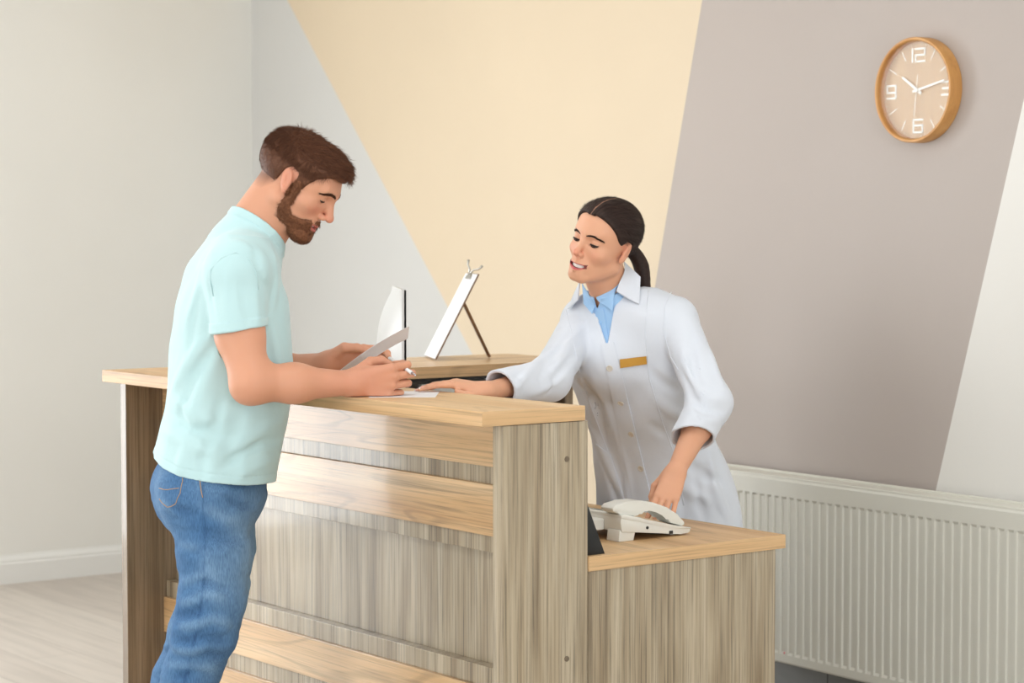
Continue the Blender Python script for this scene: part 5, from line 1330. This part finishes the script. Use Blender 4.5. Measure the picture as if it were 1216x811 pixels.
tc_ = E0+ee*EW*.5+eu*(EH-.012)+eN*.004
bm = bmesh.new()
pr = [tc_+ee*.038*math.cos(t)+eu*(.020*math.sin(t)-.010) for t in np.linspace(0, math.pi, 14)]
lo_ = [bm.verts.new(q) for q in pr]; hi_ = [bm.verts.new(q+eN*.006) for q in pr]; bm.faces.new(lo_); bm.faces.new(hi_[::-1])
for i in range(14): bm.faces.new((lo_[i], lo_[(i+1) % 14], hi_[(i+1) % 14], hi_[i]))
link('clip_plate', bm_mesh(bm), M_clip, eb)
for s_ in (-1, 1): link('clip_handle', tube_mesh([tc_+eN*.005+ee*.004*s_+eu*.006, tc_+eN*(.006+.004*s_)+ee*.010*s_+eu*.020, tc_+eN*(.004+.014*s_)+ee*.022*s_+eu*.030, tc_+eN*(.004+.019*s_)+ee*.024*s_+eu*.044], [.0035, .003, .0028, .004], 8), M_clip, eb, smooth=True)

# ------------------------------------------------------------------ papers and pen
def sheet(name, A, B, C, D, bend, th, label, n=14):
    vs_, fs_ = [], []; nn = nrm(np.cross(B-A, D-A))
    for side in (0, 1):
        for i in range(n+1):
            for j in range(n+1):
                s_, t_ = i/n, j/n; q = (1-s_)*(1-t_)*A+s_*(1-t_)*B+s_*t_*C+(1-s_)*t_*D; vs_.append(q+nn*(bend*math.sin(math.pi*s_)+side*th))
    k = (n+1)**2
    for i in range(n):
        for j in range(n): a = i*(n+1)+j; fs_.append((a, a+1, a+n+2, a+n+1)); fs_.append((k+a, k+a+n+1, k+a+n+2, k+a+1))
    ring = [i*(n+1) for i in range(n+1)]+[n*(n+1)+j for j in range(1, n+1)]+[i*(n+1)+n for i in range(n-1, -1, -1)]+[j for j in range(n-1, 0, -1)]
    for a in range(len(ring)): b_ = (a+1) % len(ring); fs_.append((ring[a], ring[b_], k+ring[b_], k+ring[a]))
    me = raw_mesh(vs_, fs_); bm = bmesh.new(); bm.from_mesh(me); bpy.data.meshes.remove(me); o = link(name, bm_mesh(bm), M_paper, None, auto=.8); return tag(o, label, 'paper')
sheet('paper', P(424, 442, 5.050), P(484, 402, 5.060), P(486, 387, 4.965), P(403, 440, 4.955), -.006, .0004, 'white sheet of paper lifted in the bearded person\'s far hand')
q1, q2 = np.array([-.384, .150, HT+.0002]), np.array([-.540, .272, HT+.0002])
sheet('paper', q1, q2, q2+np.array([-.085, -.125, 0]), q1+np.array([-.085, -.125, 0]), 0, .0003, 'small white sheet lying flat on the counter beneath the bearded person\'s fist')
pen = thing('pen', 'white pen held in the fist of the bearded person', 'pen', tuple(P(482, 437, 4.9)))
p0, p1 = P(462, 425, 4.995), P(494, 446, 4.885)
link('barrel', tube_mesh([p0, p0+(p1-p0)*.02, p0+(p1-p0)*.86], [.003, .0042, .0042], 12), plain('white pen plastic', srgb(238, 238, 238), .3), pen, smooth=True)
link('tip', tube_mesh([p0+(p1-p0)*.86, p0+(p1-p0)*.97, p1], [.004, .0022, .0008], 12), plain('chrome pen tip', srgb(200, 200, 205), .2, metal=.8), pen, smooth=True)
